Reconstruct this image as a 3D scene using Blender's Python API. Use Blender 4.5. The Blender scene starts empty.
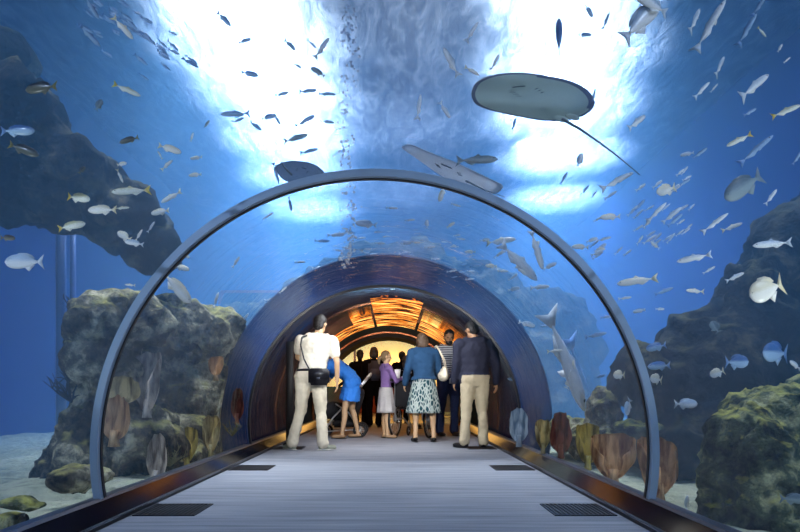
import bpy, bmesh, math, random
from mathutils import Vector, Matrix, noise
from mathutils.bvhtree import BVHTree
random.seed(11)
SC = bpy.context.scene
COL = SC.collection
PI = math.pi
F = 600.0; VX = 394.0; VY = 392.0; CAMZ = 0.74
CX, CZ, CR = -0.11, 0.39, 1.60          # axis and radius of the walk-through tunnel
TUN0, TUN1 = -3.0, 7.0                  # acrylic part of the tunnel, along y
DARK1 = 13.4                            # end of the dark part

def P(px, py, Y):
    return Vector(((px - VX) * Y / F, Y, CAMZ + (VY - py) * Y / F))

def srgb(r, g, b):
    def f(c):
        c /= 255.0
        return c / 12.92 if c <= 0.04045 else ((c + 0.055) / 1.055) ** 2.4
    return (f(r), f(g), f(b), 1.0)

# ---------------------------------------------------------------- materials
def new_mat(name):
    m = bpy.data.materials.new(name); m.use_nodes = True
    nt = m.node_tree; nt.nodes.clear()
    out = nt.nodes.new('ShaderNodeOutputMaterial')
    return m, nt, out

def N(nt, t, **kw):
    n = nt.nodes.new(t)
    for k, v in kw.items():
        if k in n.inputs: n.inputs[k].default_value = v
        else: setattr(n, k, v)
    return n

def plain(name, col, rough=0.6, metal=0.0, vary=0.12, scale=9.0, bump=0.0, spec=0.5):
    m, nt, out = new_mat(name)
    b = N(nt, 'ShaderNodeBsdfPrincipled', Roughness=rough, Metallic=metal)
    b.inputs['Specular IOR Level'].default_value = spec
    tc = N(nt, 'ShaderNodeTexCoord')
    no = N(nt, 'ShaderNodeTexNoise', Scale=scale, Detail=4.0)
    nt.links.new(tc.outputs['Object'], no.inputs['Vector'])
    mx = N(nt, 'ShaderNodeMix', data_type='RGBA')
    mx.inputs['A'].default_value = tuple(c * (1 - vary) for c in col[:3]) + (1,)
    mx.inputs['B'].default_value = tuple(min(1, c * (1 + vary)) for c in col[:3]) + (1,)
    nt.links.new(no.outputs['Fac'], mx.inputs['Factor'])
    nt.links.new(mx.outputs['Result'], b.inputs['Base Color'])
    if bump:
        bp = N(nt, 'ShaderNodeBump', Strength=bump, Distance=0.02)
        nt.links.new(no.outputs['Fac'], bp.inputs['Height'])
        nt.links.new(bp.outputs['Normal'], b.inputs['Normal'])
    nt.links.new(b.outputs['BSDF'], out.inputs['Surface'])
    return m

def emit_mat(name, col, strength, col2=None, scale=1.0):
    m, nt, out = new_mat(name)
    e = N(nt, 'ShaderNodeEmission', Color=col, Strength=strength)
    if col2:
        tc = N(nt, 'ShaderNodeTexCoord')
        no = N(nt, 'ShaderNodeTexNoise', Scale=scale, Detail=2.0)
        nt.links.new(tc.outputs['Object'], no.inputs['Vector'])
        r = N(nt, 'ShaderNodeValToRGB')
        r.color_ramp.elements[0].position = 0.35; r.color_ramp.elements[0].color = col
        r.color_ramp.elements[1].position = 0.65; r.color_ramp.elements[1].color = col2
        nt.links.new(no.outputs['Fac'], r.inputs['Fac'])
        nt.links.new(r.outputs['Color'], e.inputs['Color'])
    nt.links.new(e.outputs['Emission'], out.inputs['Surface'])
    return m

def rock_mat(name, dark, mid, light, algae, scale=2.2):
    m, nt, out = new_mat(name)
    b = N(nt, 'ShaderNodeBsdfPrincipled', Roughness=0.95)
    b.inputs['Specular IOR Level'].default_value = 0.1
    tc = N(nt, 'ShaderNodeTexCoord')
    no = N(nt, 'ShaderNodeTexNoise', Scale=scale, Detail=9.0, Roughness=0.68)
    nt.links.new(tc.outputs['Object'], no.inputs['Vector'])
    r = N(nt, 'ShaderNodeValToRGB')
    els = r.color_ramp.elements
    els[0].position = 0.40; els[0].color = dark
    els[1].position = 0.64; els[1].color = light
    e = els.new(0.52); e.color = mid
    nt.links.new(no.outputs['Fac'], r.inputs['Fac'])
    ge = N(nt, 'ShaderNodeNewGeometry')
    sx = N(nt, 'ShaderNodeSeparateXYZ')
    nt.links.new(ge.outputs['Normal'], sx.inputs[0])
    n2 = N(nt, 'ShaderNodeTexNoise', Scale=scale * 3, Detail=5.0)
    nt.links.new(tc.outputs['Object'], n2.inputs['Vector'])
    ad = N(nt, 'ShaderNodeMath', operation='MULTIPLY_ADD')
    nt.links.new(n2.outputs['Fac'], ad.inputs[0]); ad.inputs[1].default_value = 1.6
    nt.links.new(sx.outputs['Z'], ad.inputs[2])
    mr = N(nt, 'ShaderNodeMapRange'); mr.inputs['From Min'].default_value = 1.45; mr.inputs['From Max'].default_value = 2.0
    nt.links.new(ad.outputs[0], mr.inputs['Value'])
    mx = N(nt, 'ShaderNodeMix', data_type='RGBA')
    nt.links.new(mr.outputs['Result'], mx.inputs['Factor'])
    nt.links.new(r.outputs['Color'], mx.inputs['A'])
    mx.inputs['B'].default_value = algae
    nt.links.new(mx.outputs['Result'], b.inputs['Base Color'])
    bp = N(nt, 'ShaderNodeBump', Strength=1.0, Distance=0.10)
    nt.links.new(n2.outputs['Fac'], bp.inputs['Height'])
    nt.links.new(bp.outputs['Normal'], b.inputs['Normal'])
    nt.links.new(b.outputs['BSDF'], out.inputs['Surface'])
    return m

# ---------------------------------------------------------------- mesh helpers
def link(name, mesh, mat=None, parent=None):
    o = bpy.data.objects.new(name, mesh); COL.objects.link(o)
    if mat is not None and not mesh.materials: mesh.materials.append(mat)
    if parent is not None: o.parent = parent
    return o

def obj(name, bm, mat, parent=None, smooth=True):
    me = bpy.data.meshes.new(name)
    bmesh.ops.recalc_face_normals(bm, faces=bm.faces)
    bm.to_mesh(me); bm.free()
    if smooth:
        for p in me.polygons: p.use_smooth = True
    return link(name, me, mat, parent)

def tag(o, label=None, cat=None, group=None, kind=None):
    if label: o['label'] = label
    if cat: o['category'] = cat
    if group: o['group'] = group
    if kind: o['kind'] = kind
    return o

def empty(name, loc, rz=0.0):
    o = bpy.data.objects.new(name, None); COL.objects.link(o)
    o.location = loc; o.rotation_euler = (0, 0, rz); o.empty_display_size = 0.1
    return o

def box(bm, c, s, rot=None):
    r = bmesh.ops.create_cube(bm, size=1.0)
    M = Matrix.Translation(Vector(c)) @ (rot or Matrix.Identity(4)) @ Matrix.Diagonal((s[0], s[1], s[2], 1))
    bmesh.ops.transform(bm, matrix=M, verts=r['verts'])
    return r['verts']

def sphere(bm, c, s, rot=None, sub=3):
    r = bmesh.ops.create_icosphere(bm, subdivisions=sub, radius=1.0)
    if not hasattr(s, '__len__'): s = (s, s, s)
    M = Matrix.Translation(Vector(c)) @ (rot or Matrix.Identity(4)) @ Matrix.Diagonal((s[0], s[1], s[2], 1))
    bmesh.ops.transform(bm, matrix=M, verts=r['verts'])
    return r['verts']

def cone(bm, a, b, r1, r2, seg=12, flat=1.0, ax=None):
    """closed tapered rod a->b; flat squashes it along the direction ax"""
    a = Vector(a); b = Vector(b); d = b - a
    L = d.length
    if L < 1e-6: return []
    r = bmesh.ops.create_cone(bm, cap_ends=True, segments=seg, radius1=r1, radius2=r2, depth=L)
    q = d.to_track_quat('Z', 'Y').to_matrix().to_4x4()
    bmesh.ops.transform(bm, matrix=Matrix.Translation((a + b) / 2) @ q, verts=r['verts'])
    if ax is not None:
        ax = Vector(ax).normalized(); mid = (a + b) / 2
        for v in r['verts']:
            k = (v.co - mid).dot(ax)
            base = ((b - a).normalized()).dot(ax)
            t = (v.co - a).dot(d) / (L * L)
            cpt = a + d * t
            kk = (v.co - cpt).dot(ax)
            v.co -= ax * kk * (1 - flat)
    return r['verts']

def capsule(bm, a, b, r1, r2, flat=1.0, ax=None):
    cone(bm, a, b, r1, r2, 14, flat, ax)
    for p, r in ((a, r1), (b, r2)):
        vs = sphere(bm, p, r, sub=2)
        if ax is not None:
            A = Vector(ax).normalized()
            for v in vs:
                k = (v.co - Vector(p)).dot(A); v.co -= A * k * (1 - flat)

def tube(bm, pts, r, seg=8, closed=False):
    pts = [Vector(p) for p in pts]; n = len(pts); rings = []
    up = Vector((0, 0, 1)); prev = None
    for i, p in enumerate(pts):
        if closed: t = pts[(i + 1) % n] - pts[i - 1]
        else: t = pts[min(i + 1, n - 1)] - pts[max(i - 1, 0)]
        t.normalize()
        if prev is None:
            a = t.cross(up)
            if a.length < 0.05: a = t.cross(Vector((1, 0, 0)))
        else: a = prev - t * prev.dot(t)
        a.normalize(); prev = a; b = t.cross(a)
        rr = r[i] if hasattr(r, '__len__') else r
        rings.append([bm.verts.new(p + (a * math.cos(2 * PI * k / seg) + b * math.sin(2 * PI * k / seg)) * rr) for k in range(seg)])
    m = n if closed else n - 1
    for i in range(m):
        A, B = rings[i], rings[(i + 1) % n]
        for k in range(seg):
            try: bm.faces.new((A[k], A[(k + 1) % seg], B[(k + 1) % seg], B[k]))
            except ValueError: pass
    if not closed:
        bm.faces.new(rings[0]); bm.faces.new(rings[-1])

def remeshed(bm, voxel, smooth_it=2, factor=0.5):
    """fuse the overlapping closed shapes of bm into one continuous skin"""
    me = bpy.data.meshes.new('tmp'); bmesh.ops.recalc_face_normals(bm, faces=bm.faces)
    bm.to_mesh(me); bm.free()
    o = bpy.data.objects.new('tmp', me); COL.objects.link(o)
    r = o.modifiers.new('r', 'REMESH'); r.mode = 'VOXEL'; r.voxel_size = voxel; r.use_smooth_shade = True
    if smooth_it:
        s = o.modifiers.new('s', 'SMOOTH'); s.factor = factor; s.iterations = smooth_it
    dg = bpy.context.evaluated_depsgraph_get()
    m2 = bpy.data.meshes.new_from_object(o.evaluated_get(dg))
    bpy.data.objects.remove(o); bpy.data.meshes.remove(me)
    for p in m2.polygons: p.use_smooth = True
    return m2

def fbm(p, octv=4, s=1.0):
    v = 0; a = 1
    for _ in range(octv):
        v += a * noise.noise(p * s); s *= 2.1; a *= 0.5
    return v

# ---------------------------------------------------------------- camera
cam = bpy.data.cameras.new('camera'); co = bpy.data.objects.new('camera', cam); COL.objects.link(co)
co.location = (0, 0, CAMZ); co.rotation_euler = (PI / 2, 0, 0)
cam.sensor_width = 36; cam.lens = 36 * F / 800
cam.shift_x = (400 - VX) / 800; cam.shift_y = (VY - 266) / 800
cam.clip_start = 0.05; cam.clip_end = 200
SC.camera = co
SC.view_settings.view_transform = 'Standard'; SC.view_settings.look = 'None'
SC.view_settings.gamma = 1.0; SC.view_settings.use_curve_mapping = False
SC.view_settings.exposure = -0.55
cy = SC.cycles
cy.use_denoising = True
cy.volume_bounces = 1; cy.max_bounces = 7; cy.diffuse_bounces = 3; cy.glossy_bounces = 3
cy.transparent_max_bounces = 24; cy.transmission_bounces = 6
cy.caustics_reflective = False; cy.caustics_refractive = False
cy.sample_clamp_indirect = 6.0
w = bpy.data.worlds.new('world'); SC.world = w; w.use_nodes = True
bg = w.node_tree.nodes.get('Background')
bg.inputs['Color'].default_value = (0.03, 0.09, 0.45, 1); bg.inputs['Strength'].default_value = 0.15

# ---------------------------------------------------------------- the water
TX0, TX1, TY0, TY1, TZ0, TZ1 = -6.6, 6.6, -3.0, 26.0, -0.25, 6.6
def arch_pts(r, n=48, z0=0.13, cx=CX, cz=CZ):
    a0 = math.asin((z0 - cz) / r)
    return [(cx + r * math.cos(a0 + (PI - 2 * a0) * i / n), cz + r * math.sin(a0 + (PI - 2 * a0) * i / n)) for i in range(n + 1)]

def extrude_profile(bm, prof, y0, y1, caps=True):
    A = [bm.verts.new((x, y0, z)) for x, z in prof]; B = [bm.verts.new((x, y1, z)) for x, z in prof]
    n = len(prof)
    for i in range(n):
        bm.faces.new((A[i], A[(i + 1) % n], B[(i + 1) % n], B[i]))
    if caps:
        bm.faces.new(A); bm.faces.new(B)

m, nt, out = new_mat('tank_water')
sca = N(nt, 'ShaderNodeVolumeScatter', Color=(0.23, 0.58, 0.97, 1), Density=0.060, Anisotropy=0.25)
ab = N(nt, 'ShaderNodeVolumeAbsorption', Color=(0.0, 0.31, 0.72, 1), Density=0.18)
ads = N(nt, 'ShaderNodeAddShader')
nt.links.new(sca.outputs[0], ads.inputs[0]); nt.links.new(ab.outputs[0], ads.inputs[1])
nt.links.new(ads.outputs[0], out.inputs['Volume'])
M_WATER = m
bm = bmesh.new()
ap = arch_pts(CR + 0.03, 48)
prof = [(TX0 + .01, TZ1), (TX0 + .01, TZ0), (ap[-1][0], TZ0)] + [(x, z) for x, z in reversed(ap)] + [(ap[0][0], TZ0), (TX1 - .01, TZ0), (TX1 - .01, TZ1)]
extrude_profile(bm, prof, TY0 + .01, TY1 - .01)
bmesh.ops.triangulate(bm, faces=[f for f in bm.faces if len(f.verts) > 4])
tag(obj('tank_water', bm, M_WATER, smooth=False), kind='structure')

# rippled surface of the water, seen from below
m, nt, out = new_mat('water_surface')
tc = N(nt, 'ShaderNodeTexCoord')
mp = N(nt, 'ShaderNodeMapping'); mp.inputs['Scale'].default_value = (1.6, 0.55, 1)
nt.links.new(tc.outputs['Object'], mp.inputs['Vector'])
no = N(nt, 'ShaderNodeTexNoise', Scale=2.2, Detail=5.0, Roughness=0.6, Distortion=1.2)
nt.links.new(mp.outputs[0], no.inputs['Vector'])
bp = N(nt, 'ShaderNodeBump', Strength=1.0, Distance=0.35)
nt.links.new(no.outputs['Fac'], bp.inputs['Height'])
tl = N(nt, 'ShaderNodeBsdfTranslucent', Color=(0.80, 0.90, 1, 1)); nt.links.new(bp.outputs['Normal'], tl.inputs['Normal'])
tr = N(nt, 'ShaderNodeBsdfTransparent')
ms = N(nt, 'ShaderNodeMixShader')
mr = N(nt, 'ShaderNodeMapRange'); mr.inputs['From Min'].default_value = 0.42; mr.inputs['From Max'].default_value = 0.62
mr.inputs['To Min'].default_value = 0.30; mr.inputs['To Max'].default_value = 0.62
nt.links.new(no.outputs['Fac'], mr.inputs['Value']); nt.links.new(mr.outputs[0], ms.inputs['Fac'])
nt.links.new(tr.outputs[0], ms.inputs[1]); nt.links.new(tl.outputs[0], ms.inputs[2])
nt.links.new(ms.outputs[0], out.inputs['Surface'])
bm = bmesh.new()
bmesh.ops.create_grid(bm, x_segments=80, y_segments=110, size=0.5)
for v in bm.verts:
    v.co = Vector((v.co.x * (TX1 - TX0), v.co.y * (TY1 - TY0), 0))
    v.co.z = 0.06 * fbm(Vector((v.co.x * .8, v.co.y * .8, 3)), 3)
o = obj('water_surface', bm, m); o.location = (0, (TY0 + TY1) / 2, TZ1 + 0.08); tag(o, kind='structure')

# ---------------------------------------------------------------- tank shell
m_tank = plain('tank_paint', (0.012, 0.05, 0.22, 1), 0.9, vary=0.25, scale=0.5)
for nm, c, s in (('wall_left', (TX0 - .1, 10.5, 3.2), (.2, 31, 7)), ('wall_right', (TX1 + .1, 10.5, 3.2), (.2, 31, 7)),
                 ('wall_back', (0, TY1 + .1, 3.2), (13.6, .2, 7)), ('wall_front', (0, TY0 - 1.2, 3.2), (13.6, .2, 7))):
    bm = bmesh.new(); box(bm, c, s); tag(obj(nm, bm, m_tank, smooth=False), kind='structure')

m_sand = rock_mat('sand', srgb(120, 125, 105), srgb(190, 188, 160), srgb(225, 220, 195), srgb(205, 205, 170), 3.0)
for sgn, nm in ((-1, 'sand_bed'), (1, 'sand_bed')):
    bm = bmesh.new()
    x0, x1 = (TX0, CX - 1.62) if sgn < 0 else (CX + 1.62, TX1)
    bmesh.ops.create_grid(bm, x_segments=60, y_segments=160, size=0.5)
    for v in bm.verts:
        x = x0 + (v.co.x + .5) * (x1 - x0); y = TY0 + (v.co.y + .5) * (TY1 - TY0)
        d = min(1, (abs(x - CX) - 1.62) / .5)
        v.co = Vector((x, y, 0.0 + d * 0.07 * fbm(Vector((x * 1.3, y * 1.3, 0)), 4)))
    tag(obj(nm, bm, m_sand), kind='structure')

# ---------------------------------------------------------------- tunnel: acrylic shell, ring frames
m, nt, out = new_mat('acrylic')
lw = N(nt, 'ShaderNodeLayerWeight', Blend=0.5)
pw = N(nt, 'ShaderNodeMath', operation='POWER'); pw.inputs[1].default_value = 5.0
nt.links.new(lw.outputs['Facing'], pw.inputs[0])
tr = N(nt, 'ShaderNodeBsdfTransparent', Color=(0.97, 0.985, 1, 1))
gl = N(nt, 'ShaderNodeBsdfGlossy', Color=(0.9, 0.95, 1, 1), Roughness=0.03)
tc = N(nt, 'ShaderNodeTexCoord')
mp = N(nt, 'ShaderNodeMapping'); mp.inputs['Scale'].default_value = (0.7, 6.0, 0.7)
nt.links.new(tc.outputs['Object'], mp.inputs['Vector'])
no = N(nt, 'ShaderNodeTexNoise', Scale=2.0, Detail=3.0)
nt.links.new(mp.outputs[0], no.inputs['Vector'])
bp = N(nt, 'ShaderNodeBump', Strength=0.35, Distance=0.03); nt.links.new(no.outputs['Fac'], bp.inputs['Height'])
nt.links.new(bp.outputs['Normal'], gl.inputs['Normal'])
ms = N(nt, 'ShaderNodeMixShader')
mu = N(nt, 'ShaderNodeMath', operation='MULTIPLY_ADD'); mu.inputs[1].default_value = 0.6; mu.inputs[2].default_value = 0.03
nt.links.new(pw.outputs[0], mu.inputs[0]); nt.links.new(mu.outputs[0], ms.inputs['Fac'])
nt.links.new(tr.outputs[0], ms.inputs[1]); nt.links.new(gl.outputs[0], ms.inputs[2])
nt.links.new(ms.outputs[0], out.inputs['Surface'])
M_ACR = m
def arch_sheet(bm, r, y0, y1, n=64, ny=12):
    pts = arch_pts(r, n)
    rows = [[bm.verts.new((x, y0 + (y1 - y0) * j / ny, z)) for x, z in pts] for j in range(ny + 1)]
    for j in range(ny):
        for i in range(n):
            bm.faces.new((rows[j][i], rows[j][i + 1], rows[j + 1][i + 1], rows[j + 1][i]))
def arch_band(bm, r0, r1, y0, y1, n=72, z0=0.13):
    a = arch_pts(r0, n, z0); b = arch_pts(r1, n, z0)
    prev = None; first = None
    for (x0, z0_), (x1, z1_) in zip(a, b):
        q = [bm.verts.new((x0, y0, z0_)), bm.verts.new((x1, y0, z1_)), bm.verts.new((x1, y1, z1_)), bm.verts.new((x0, y1, z0_))]
        if prev:
            for k in range(4): bm.faces.new((prev[k], prev[(k + 1) % 4], q[(k + 1) % 4], q[k]))
        else: first = q
        prev = q
    bm.faces.new(first); bm.faces.new(prev)
for y0, y1 in ((TUN0, 3.40), (3.46, TUN1)):
    bm = bmesh.new(); arch_sheet(bm, CR, y0, y1)
    tag(obj('wall_acrylic', bm, M_ACR), kind='structure')

m_seal = plain('seal_steel', srgb(150, 172, 195), 0.35, 0.35, 0.1)
m_dark = plain('seal_rubber', srgb(14, 18, 28), 0.5)
ring = empty('arch_frame', (CX, 3.43, CZ)); tag(ring, kind='structure')
bm = bmesh.new(); arch_band(bm, CR - 0.022, CR + 0.02, 3.41, 3.455, 96)
o = obj('frame_band', bm, m_seal, smooth=False); o.parent = ring; o.matrix_parent_inverse = Matrix.Translation((-CX, -3.43, -CZ))
bm = bmesh.new(); arch_band(bm, CR - 0.027, CR - 0.018, 3.445, 3.47, 96)
o = obj('rubber_seal', bm, m_dark, smooth=False); o.parent = ring; o.matrix_parent_inverse = Matrix.Translation((-CX, -3.43, -CZ))

# dark end of the tunnel: glossy dark lining with thin ribs
m, nt, out = new_mat('dark_lining')
b = N(nt, 'ShaderNodeBsdfPrincipled', Roughness=0.06)
b.inputs['Base Color'].default_value = srgb(34, 12, 30); b.inputs['IOR'].default_value = 1.9
b.inputs['Specular IOR Level'].default_value = 0.9
tc = N(nt, 'ShaderNodeTexCoord')
mp = N(nt, 'ShaderNodeMapping'); mp.inputs['Scale'].default_value = (0.55, 5.5, 0.55)
nt.links.new(tc.outputs['Object'], mp.inputs['Vector'])
no = N(nt, 'ShaderNodeTexNoise', Scale=1.7, Detail=3.0); nt.links.new(mp.outputs[0], no.inputs['Vector'])
bp = N(nt, 'ShaderNodeBump', Strength=0.8, Distance=0.05); nt.links.new(no.outputs['Fac'], bp.inputs['Height'])
nt.links.new(bp.outputs['Normal'], b.inputs['Normal'])
nt.links.new(b.outputs['BSDF'], out.inputs['Surface'])
M_LIN = m
m_shell = plain('shell_paint', (0.006, 0.045, 0.17, 1), 0.7, vary=.5, scale=2.5, bump=.5)
VR = 1.80     # the dark vestibule is wider than the acrylic tunnel
bm = bmesh.new(); arch_band(bm, VR + .12, VR + 0.16, TUN1, DARK1, 72, z0=-0.02)
tag(obj('wall_vestibule_outside', bm, m_shell), kind='structure')
bm = bmesh.new(); arch_band(bm, VR, VR + 0.12, TUN1, DARK1, 72, z0=-0.02)
tag(obj('wall_lining', bm, M_LIN), kind='structure')
m_rib = plain('rib_copper', srgb(150, 95, 60), 0.25, 0.8)
bm = bmesh.new(); arch_band(bm, CR, VR + .12, TUN1 - .04, TUN1 + .04, 72, z0=-0.02)
tag(obj('wall_vestibule_front', bm, m_shell, smooth=False), kind='structure')
for y, rr in ((7.0, CR), (9.6, VR), (11.6, VR), (12.9, VR - .16)):
    bm = bmesh.new(); arch_band(bm, rr - 0.025, rr + 0.01, y, y + 0.035, 72)
    tag(obj('trim_rib', bm, m_rib if y > 8 else m_dark, smooth=False), kind='structure')
m_black = plain('matt_black', srgb(9, 8, 12), 0.7)
bm = bmesh.new(); arch_band(bm, CR - 0.04, VR + 0.10, DARK1 - .25, DARK1 + .8, 72, z0=-0.02)
tag(obj('wall_portal', bm, m_black, smooth=False), kind='structure')

# ---------------------------------------------------------------- amber hall beyond the tunnel
m_amber = emit_mat('amber_light', (1.0, 0.40, 0.05, 1), 4.0, (1.0, 0.66, 0.22, 1), 0.35)
m_hall = plain('hall_orange', srgb(150, 52, 14), 0.5, vary=0.3, scale=1.2)
HY0, HY1 = DARK1 + .8, 22.0
for nm, c, s, mt in (('wall_hall_left', (CX - 4, (HY0 + HY1) / 2, 1.5), (.1, HY1 - HY0, 3.2), m_hall),
                     ('wall_hall_right', (CX + 4, (HY0 + HY1) / 2, 1.5), (.1, HY1 - HY0, 3.2), m_hall),
                     ('ceiling_hall', (CX, (HY0 + HY1) / 2, 3.1), (8, HY1 - HY0, .1), m_hall),
                     ('wall_hall_end', (CX, HY1 + .06, 1.5), (8, .1, 3.2), m_hall)):
    bm = bmesh.new(); box(bm, c, s); tag(obj(nm, bm, mt, smooth=False), kind='structure')
# front wall of the hall, around the portal
bm = bmesh.new()
aw = arch_pts(VR + .05, 48, 0.0); prev = None
for x, z in aw:
    dx, dz = x - CX, z - CZ; k = min(4.0 / max(abs(dx), 1e-3), (2.68 if dz > 0 else .40) / max(abs(dz), 1e-3))
    q = [bm.verts.new((x, HY0 - .1, z)), bm.verts.new((CX + dx * k, HY0 - .1, CZ + dz * k)), bm.verts.new((CX + dx * k, HY0, CZ + dz * k)), bm.verts.new((x, HY0, z))]
    if prev:
        for j in range(4): bm.faces.new((prev[j], prev[(j + 1) % 4], q[(j + 1) % 4], q[j]))
    prev = q

tag(obj('wall_hall_front', bm, m_black, smooth=False), kind='structure')
# backlit amber wall panels
k = 0
for x0, x1 in ((-3.9, -1.35), (-1.30, 0.95), (1.0, 3.7)):
    t = empty('light_panel', (CX + (x0 + x1) / 2, HY1 - .02, 0.0))
    lab = ['glowing amber wall panel at the far end, seen behind the dark figures', 'glowing yellow wall panel at the far end, in the middle',
           'glowing amber wall panel at the far end, behind the striped-shirt man'][k]; k += 1
    tag(t, lab, 'light panel', 'backlit panels of the far hall')
    bm = bmesh.new(); box(bm, (0, -.03, 1.92), (x1 - x0 - .04, .05, 1.96)); obj('diffuser', bm, m_amber, t, smooth=False)
    for zz in (.91, 2.93):
        bm = bmesh.new(); box(bm, (0, -.03, zz), (x1 - x0, .09, .05)); obj('frame_rail', bm, m_black, t, smooth=False)
# unseen amber glow boxes, added to put orange reflections in the lining
m_amber2 = emit_mat('amber_added_glow', (1.0, 0.30, 0.02, 1), 6.0)
for i, (x, y) in enumerate(((-1.2, 15.6), (0.9, 15.2), (0.2, 17.6))):
    bm = bmesh.new(); box(bm, (x, y, 3.0), (1.3, 1.1, .06)); o = obj('ceiling_reflection_glow', bm, m_amber2, smooth=False)
    tag(o, kind='structure')

# orange reflections of the dark lining, painted as glowing streaked panels
m, nt, out = new_mat('amber_reflections')
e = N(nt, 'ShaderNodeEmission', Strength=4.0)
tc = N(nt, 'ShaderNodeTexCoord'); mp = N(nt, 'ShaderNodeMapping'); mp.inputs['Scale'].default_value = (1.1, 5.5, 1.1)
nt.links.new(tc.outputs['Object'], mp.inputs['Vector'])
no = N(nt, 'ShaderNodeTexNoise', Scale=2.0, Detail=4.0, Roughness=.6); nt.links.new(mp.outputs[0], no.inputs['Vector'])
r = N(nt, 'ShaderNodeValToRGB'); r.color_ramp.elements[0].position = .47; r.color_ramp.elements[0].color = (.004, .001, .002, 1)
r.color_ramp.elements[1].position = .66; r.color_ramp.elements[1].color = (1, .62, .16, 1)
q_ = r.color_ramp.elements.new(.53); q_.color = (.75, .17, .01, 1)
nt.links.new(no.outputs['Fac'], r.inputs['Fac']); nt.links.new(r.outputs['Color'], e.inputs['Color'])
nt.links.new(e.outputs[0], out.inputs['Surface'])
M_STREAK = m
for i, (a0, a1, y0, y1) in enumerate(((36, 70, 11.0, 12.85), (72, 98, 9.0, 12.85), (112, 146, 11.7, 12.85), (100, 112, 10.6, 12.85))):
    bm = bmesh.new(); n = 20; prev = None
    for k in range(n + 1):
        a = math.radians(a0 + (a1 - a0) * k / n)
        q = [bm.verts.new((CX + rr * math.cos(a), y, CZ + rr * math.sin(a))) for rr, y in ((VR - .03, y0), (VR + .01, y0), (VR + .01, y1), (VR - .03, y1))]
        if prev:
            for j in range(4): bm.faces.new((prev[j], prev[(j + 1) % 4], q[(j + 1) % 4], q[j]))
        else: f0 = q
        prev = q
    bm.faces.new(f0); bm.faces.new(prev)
    tag(obj('ceiling_reflection_glow', bm, M_STREAK), kind='structure')

# ---------------------------------------------------------------- carpet, ledges, grates
m, nt, out = new_mat('carpet')
b = N(nt, 'ShaderNodeBsdfPrincipled', Roughness=0.85)
tc = N(nt, 'ShaderNodeTexCoord')
n1 = N(nt, 'ShaderNodeTexNoise', Scale=150.0, Detail=2.0); nt.links.new(tc.outputs['Object'], n1.inputs['Vector'])
mp = N(nt, 'ShaderNodeMapping'); mp.inputs['Scale'].default_value = (0.5, 9.0, 1)
nt.links.new(tc.outputs['Object'], mp.inputs['Vector'])
n2 = N(nt, 'ShaderNodeTexNoise', Scale=2.5, Detail=5.0); nt.links.new(mp.outputs[0], n2.inputs['Vector'])
ma = N(nt, 'ShaderNodeMath', operation='MULTIPLY_ADD'); ma.inputs[1].default_value = 0.55
nt.links.new(n1.outputs['Fac'], ma.inputs[0]); nt.links.new(n2.outputs['Fac'], ma.inputs[2])
r = N(nt, 'ShaderNodeValToRGB')
r.color_ramp.elements[0].position = 0.45; r.color_ramp.elements[0].color = srgb(100, 104, 116)
r.color_ramp.elements[1].position = 0.98; r.color_ramp.elements[1].color = srgb(150, 153, 162)
nt.links.new(ma.outputs[0], r.inputs['Fac']); nt.links.new(r.outputs['Color'], b.inputs['Base Color'])
bp = N(nt, 'ShaderNodeBump', Strength=0.4, Distance=0.005); nt.links.new(n1.outputs['Fac'], bp.inputs['Height'])
nt.links.new(bp.outputs['Normal'], b.inputs['Normal'])
nt.links.new(b.outputs['BSDF'], out.inputs['Surface'])
M_CARPET = m
bm = bmesh.new(); box(bm, (CX, (TUN0 + DARK1 + .8) / 2, -0.03), (2.94, DARK1 + .8 - TUN0, .06))
tag(obj('floor', bm, M_CARPET, smooth=False), kind='structure')
bm = bmesh.new(); box(bm, (CX, (TUN1 + DARK1 + .8) / 2, -0.045), (4.4, DARK1 + .8 - TUN1, .06))
tag(obj('floor_vestibule', bm, m_black, smooth=False), kind='structure')
bm = bmesh.new(); box(bm, (CX, (HY0 + HY1) / 2, -0.03), (8, HY1 - HY0, .06))
tag(obj('floor_hall', bm, plain('hall_floor', srgb(70, 60, 62), 0.25), smooth=False), kind='structure')

m_ledge = plain('ledge_panel', srgb(14, 20, 34), 0.12, 0.0, 0.4, 3.0, spec=0.25)
m_strip = plain('ledge_strip', srgb(70, 76, 90), 0.35, 0.5)
for s, nm in ((-1, 'trim_ledge_left'), (1, 'trim_ledge_right')):
    for part, prof, mt in (('low', [(1.47, -.05), (1.47, .022), (1.505, .022), (1.505, -.05)], m_dark),
                     ('face', [(1.505, -.05), (1.505, .012), (1.565, .125), (1.60, .128), (1.62, .128), (1.62, -.2), (1.505, -.2)], m_ledge),
                     ('edge', [(1.555, .118), (1.565, .134), (1.622, .134), (1.622, .126), (1.57, .126)], m_strip)):
        bm = bmesh.new(); extrude_profile(bm, [(CX + s * x, z) for x, z in prof], TUN0, DARK1 - .25)
        bmesh.ops.triangulate(bm, faces=[f for f in bm.faces if len(f.verts) > 4])
        tag(obj({'low': nm + '_kerb', 'face': nm, 'edge': nm + '_strip'}[part], bm, mt, smooth=False), kind='structure')
m_brass = plain('metal_line', srgb(150, 150, 155), 0.25, 0.9)
for s in (-1, 1):
    bm = bmesh.new(); box(bm, (CX + s * 1.4725, (TUN0 + DARK1) / 2, .024), (.006, DARK1 - TUN0 - .5, .006))
    tag(obj('trim_carpet_edge', bm, m_brass, smooth=False), kind='structure')

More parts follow.
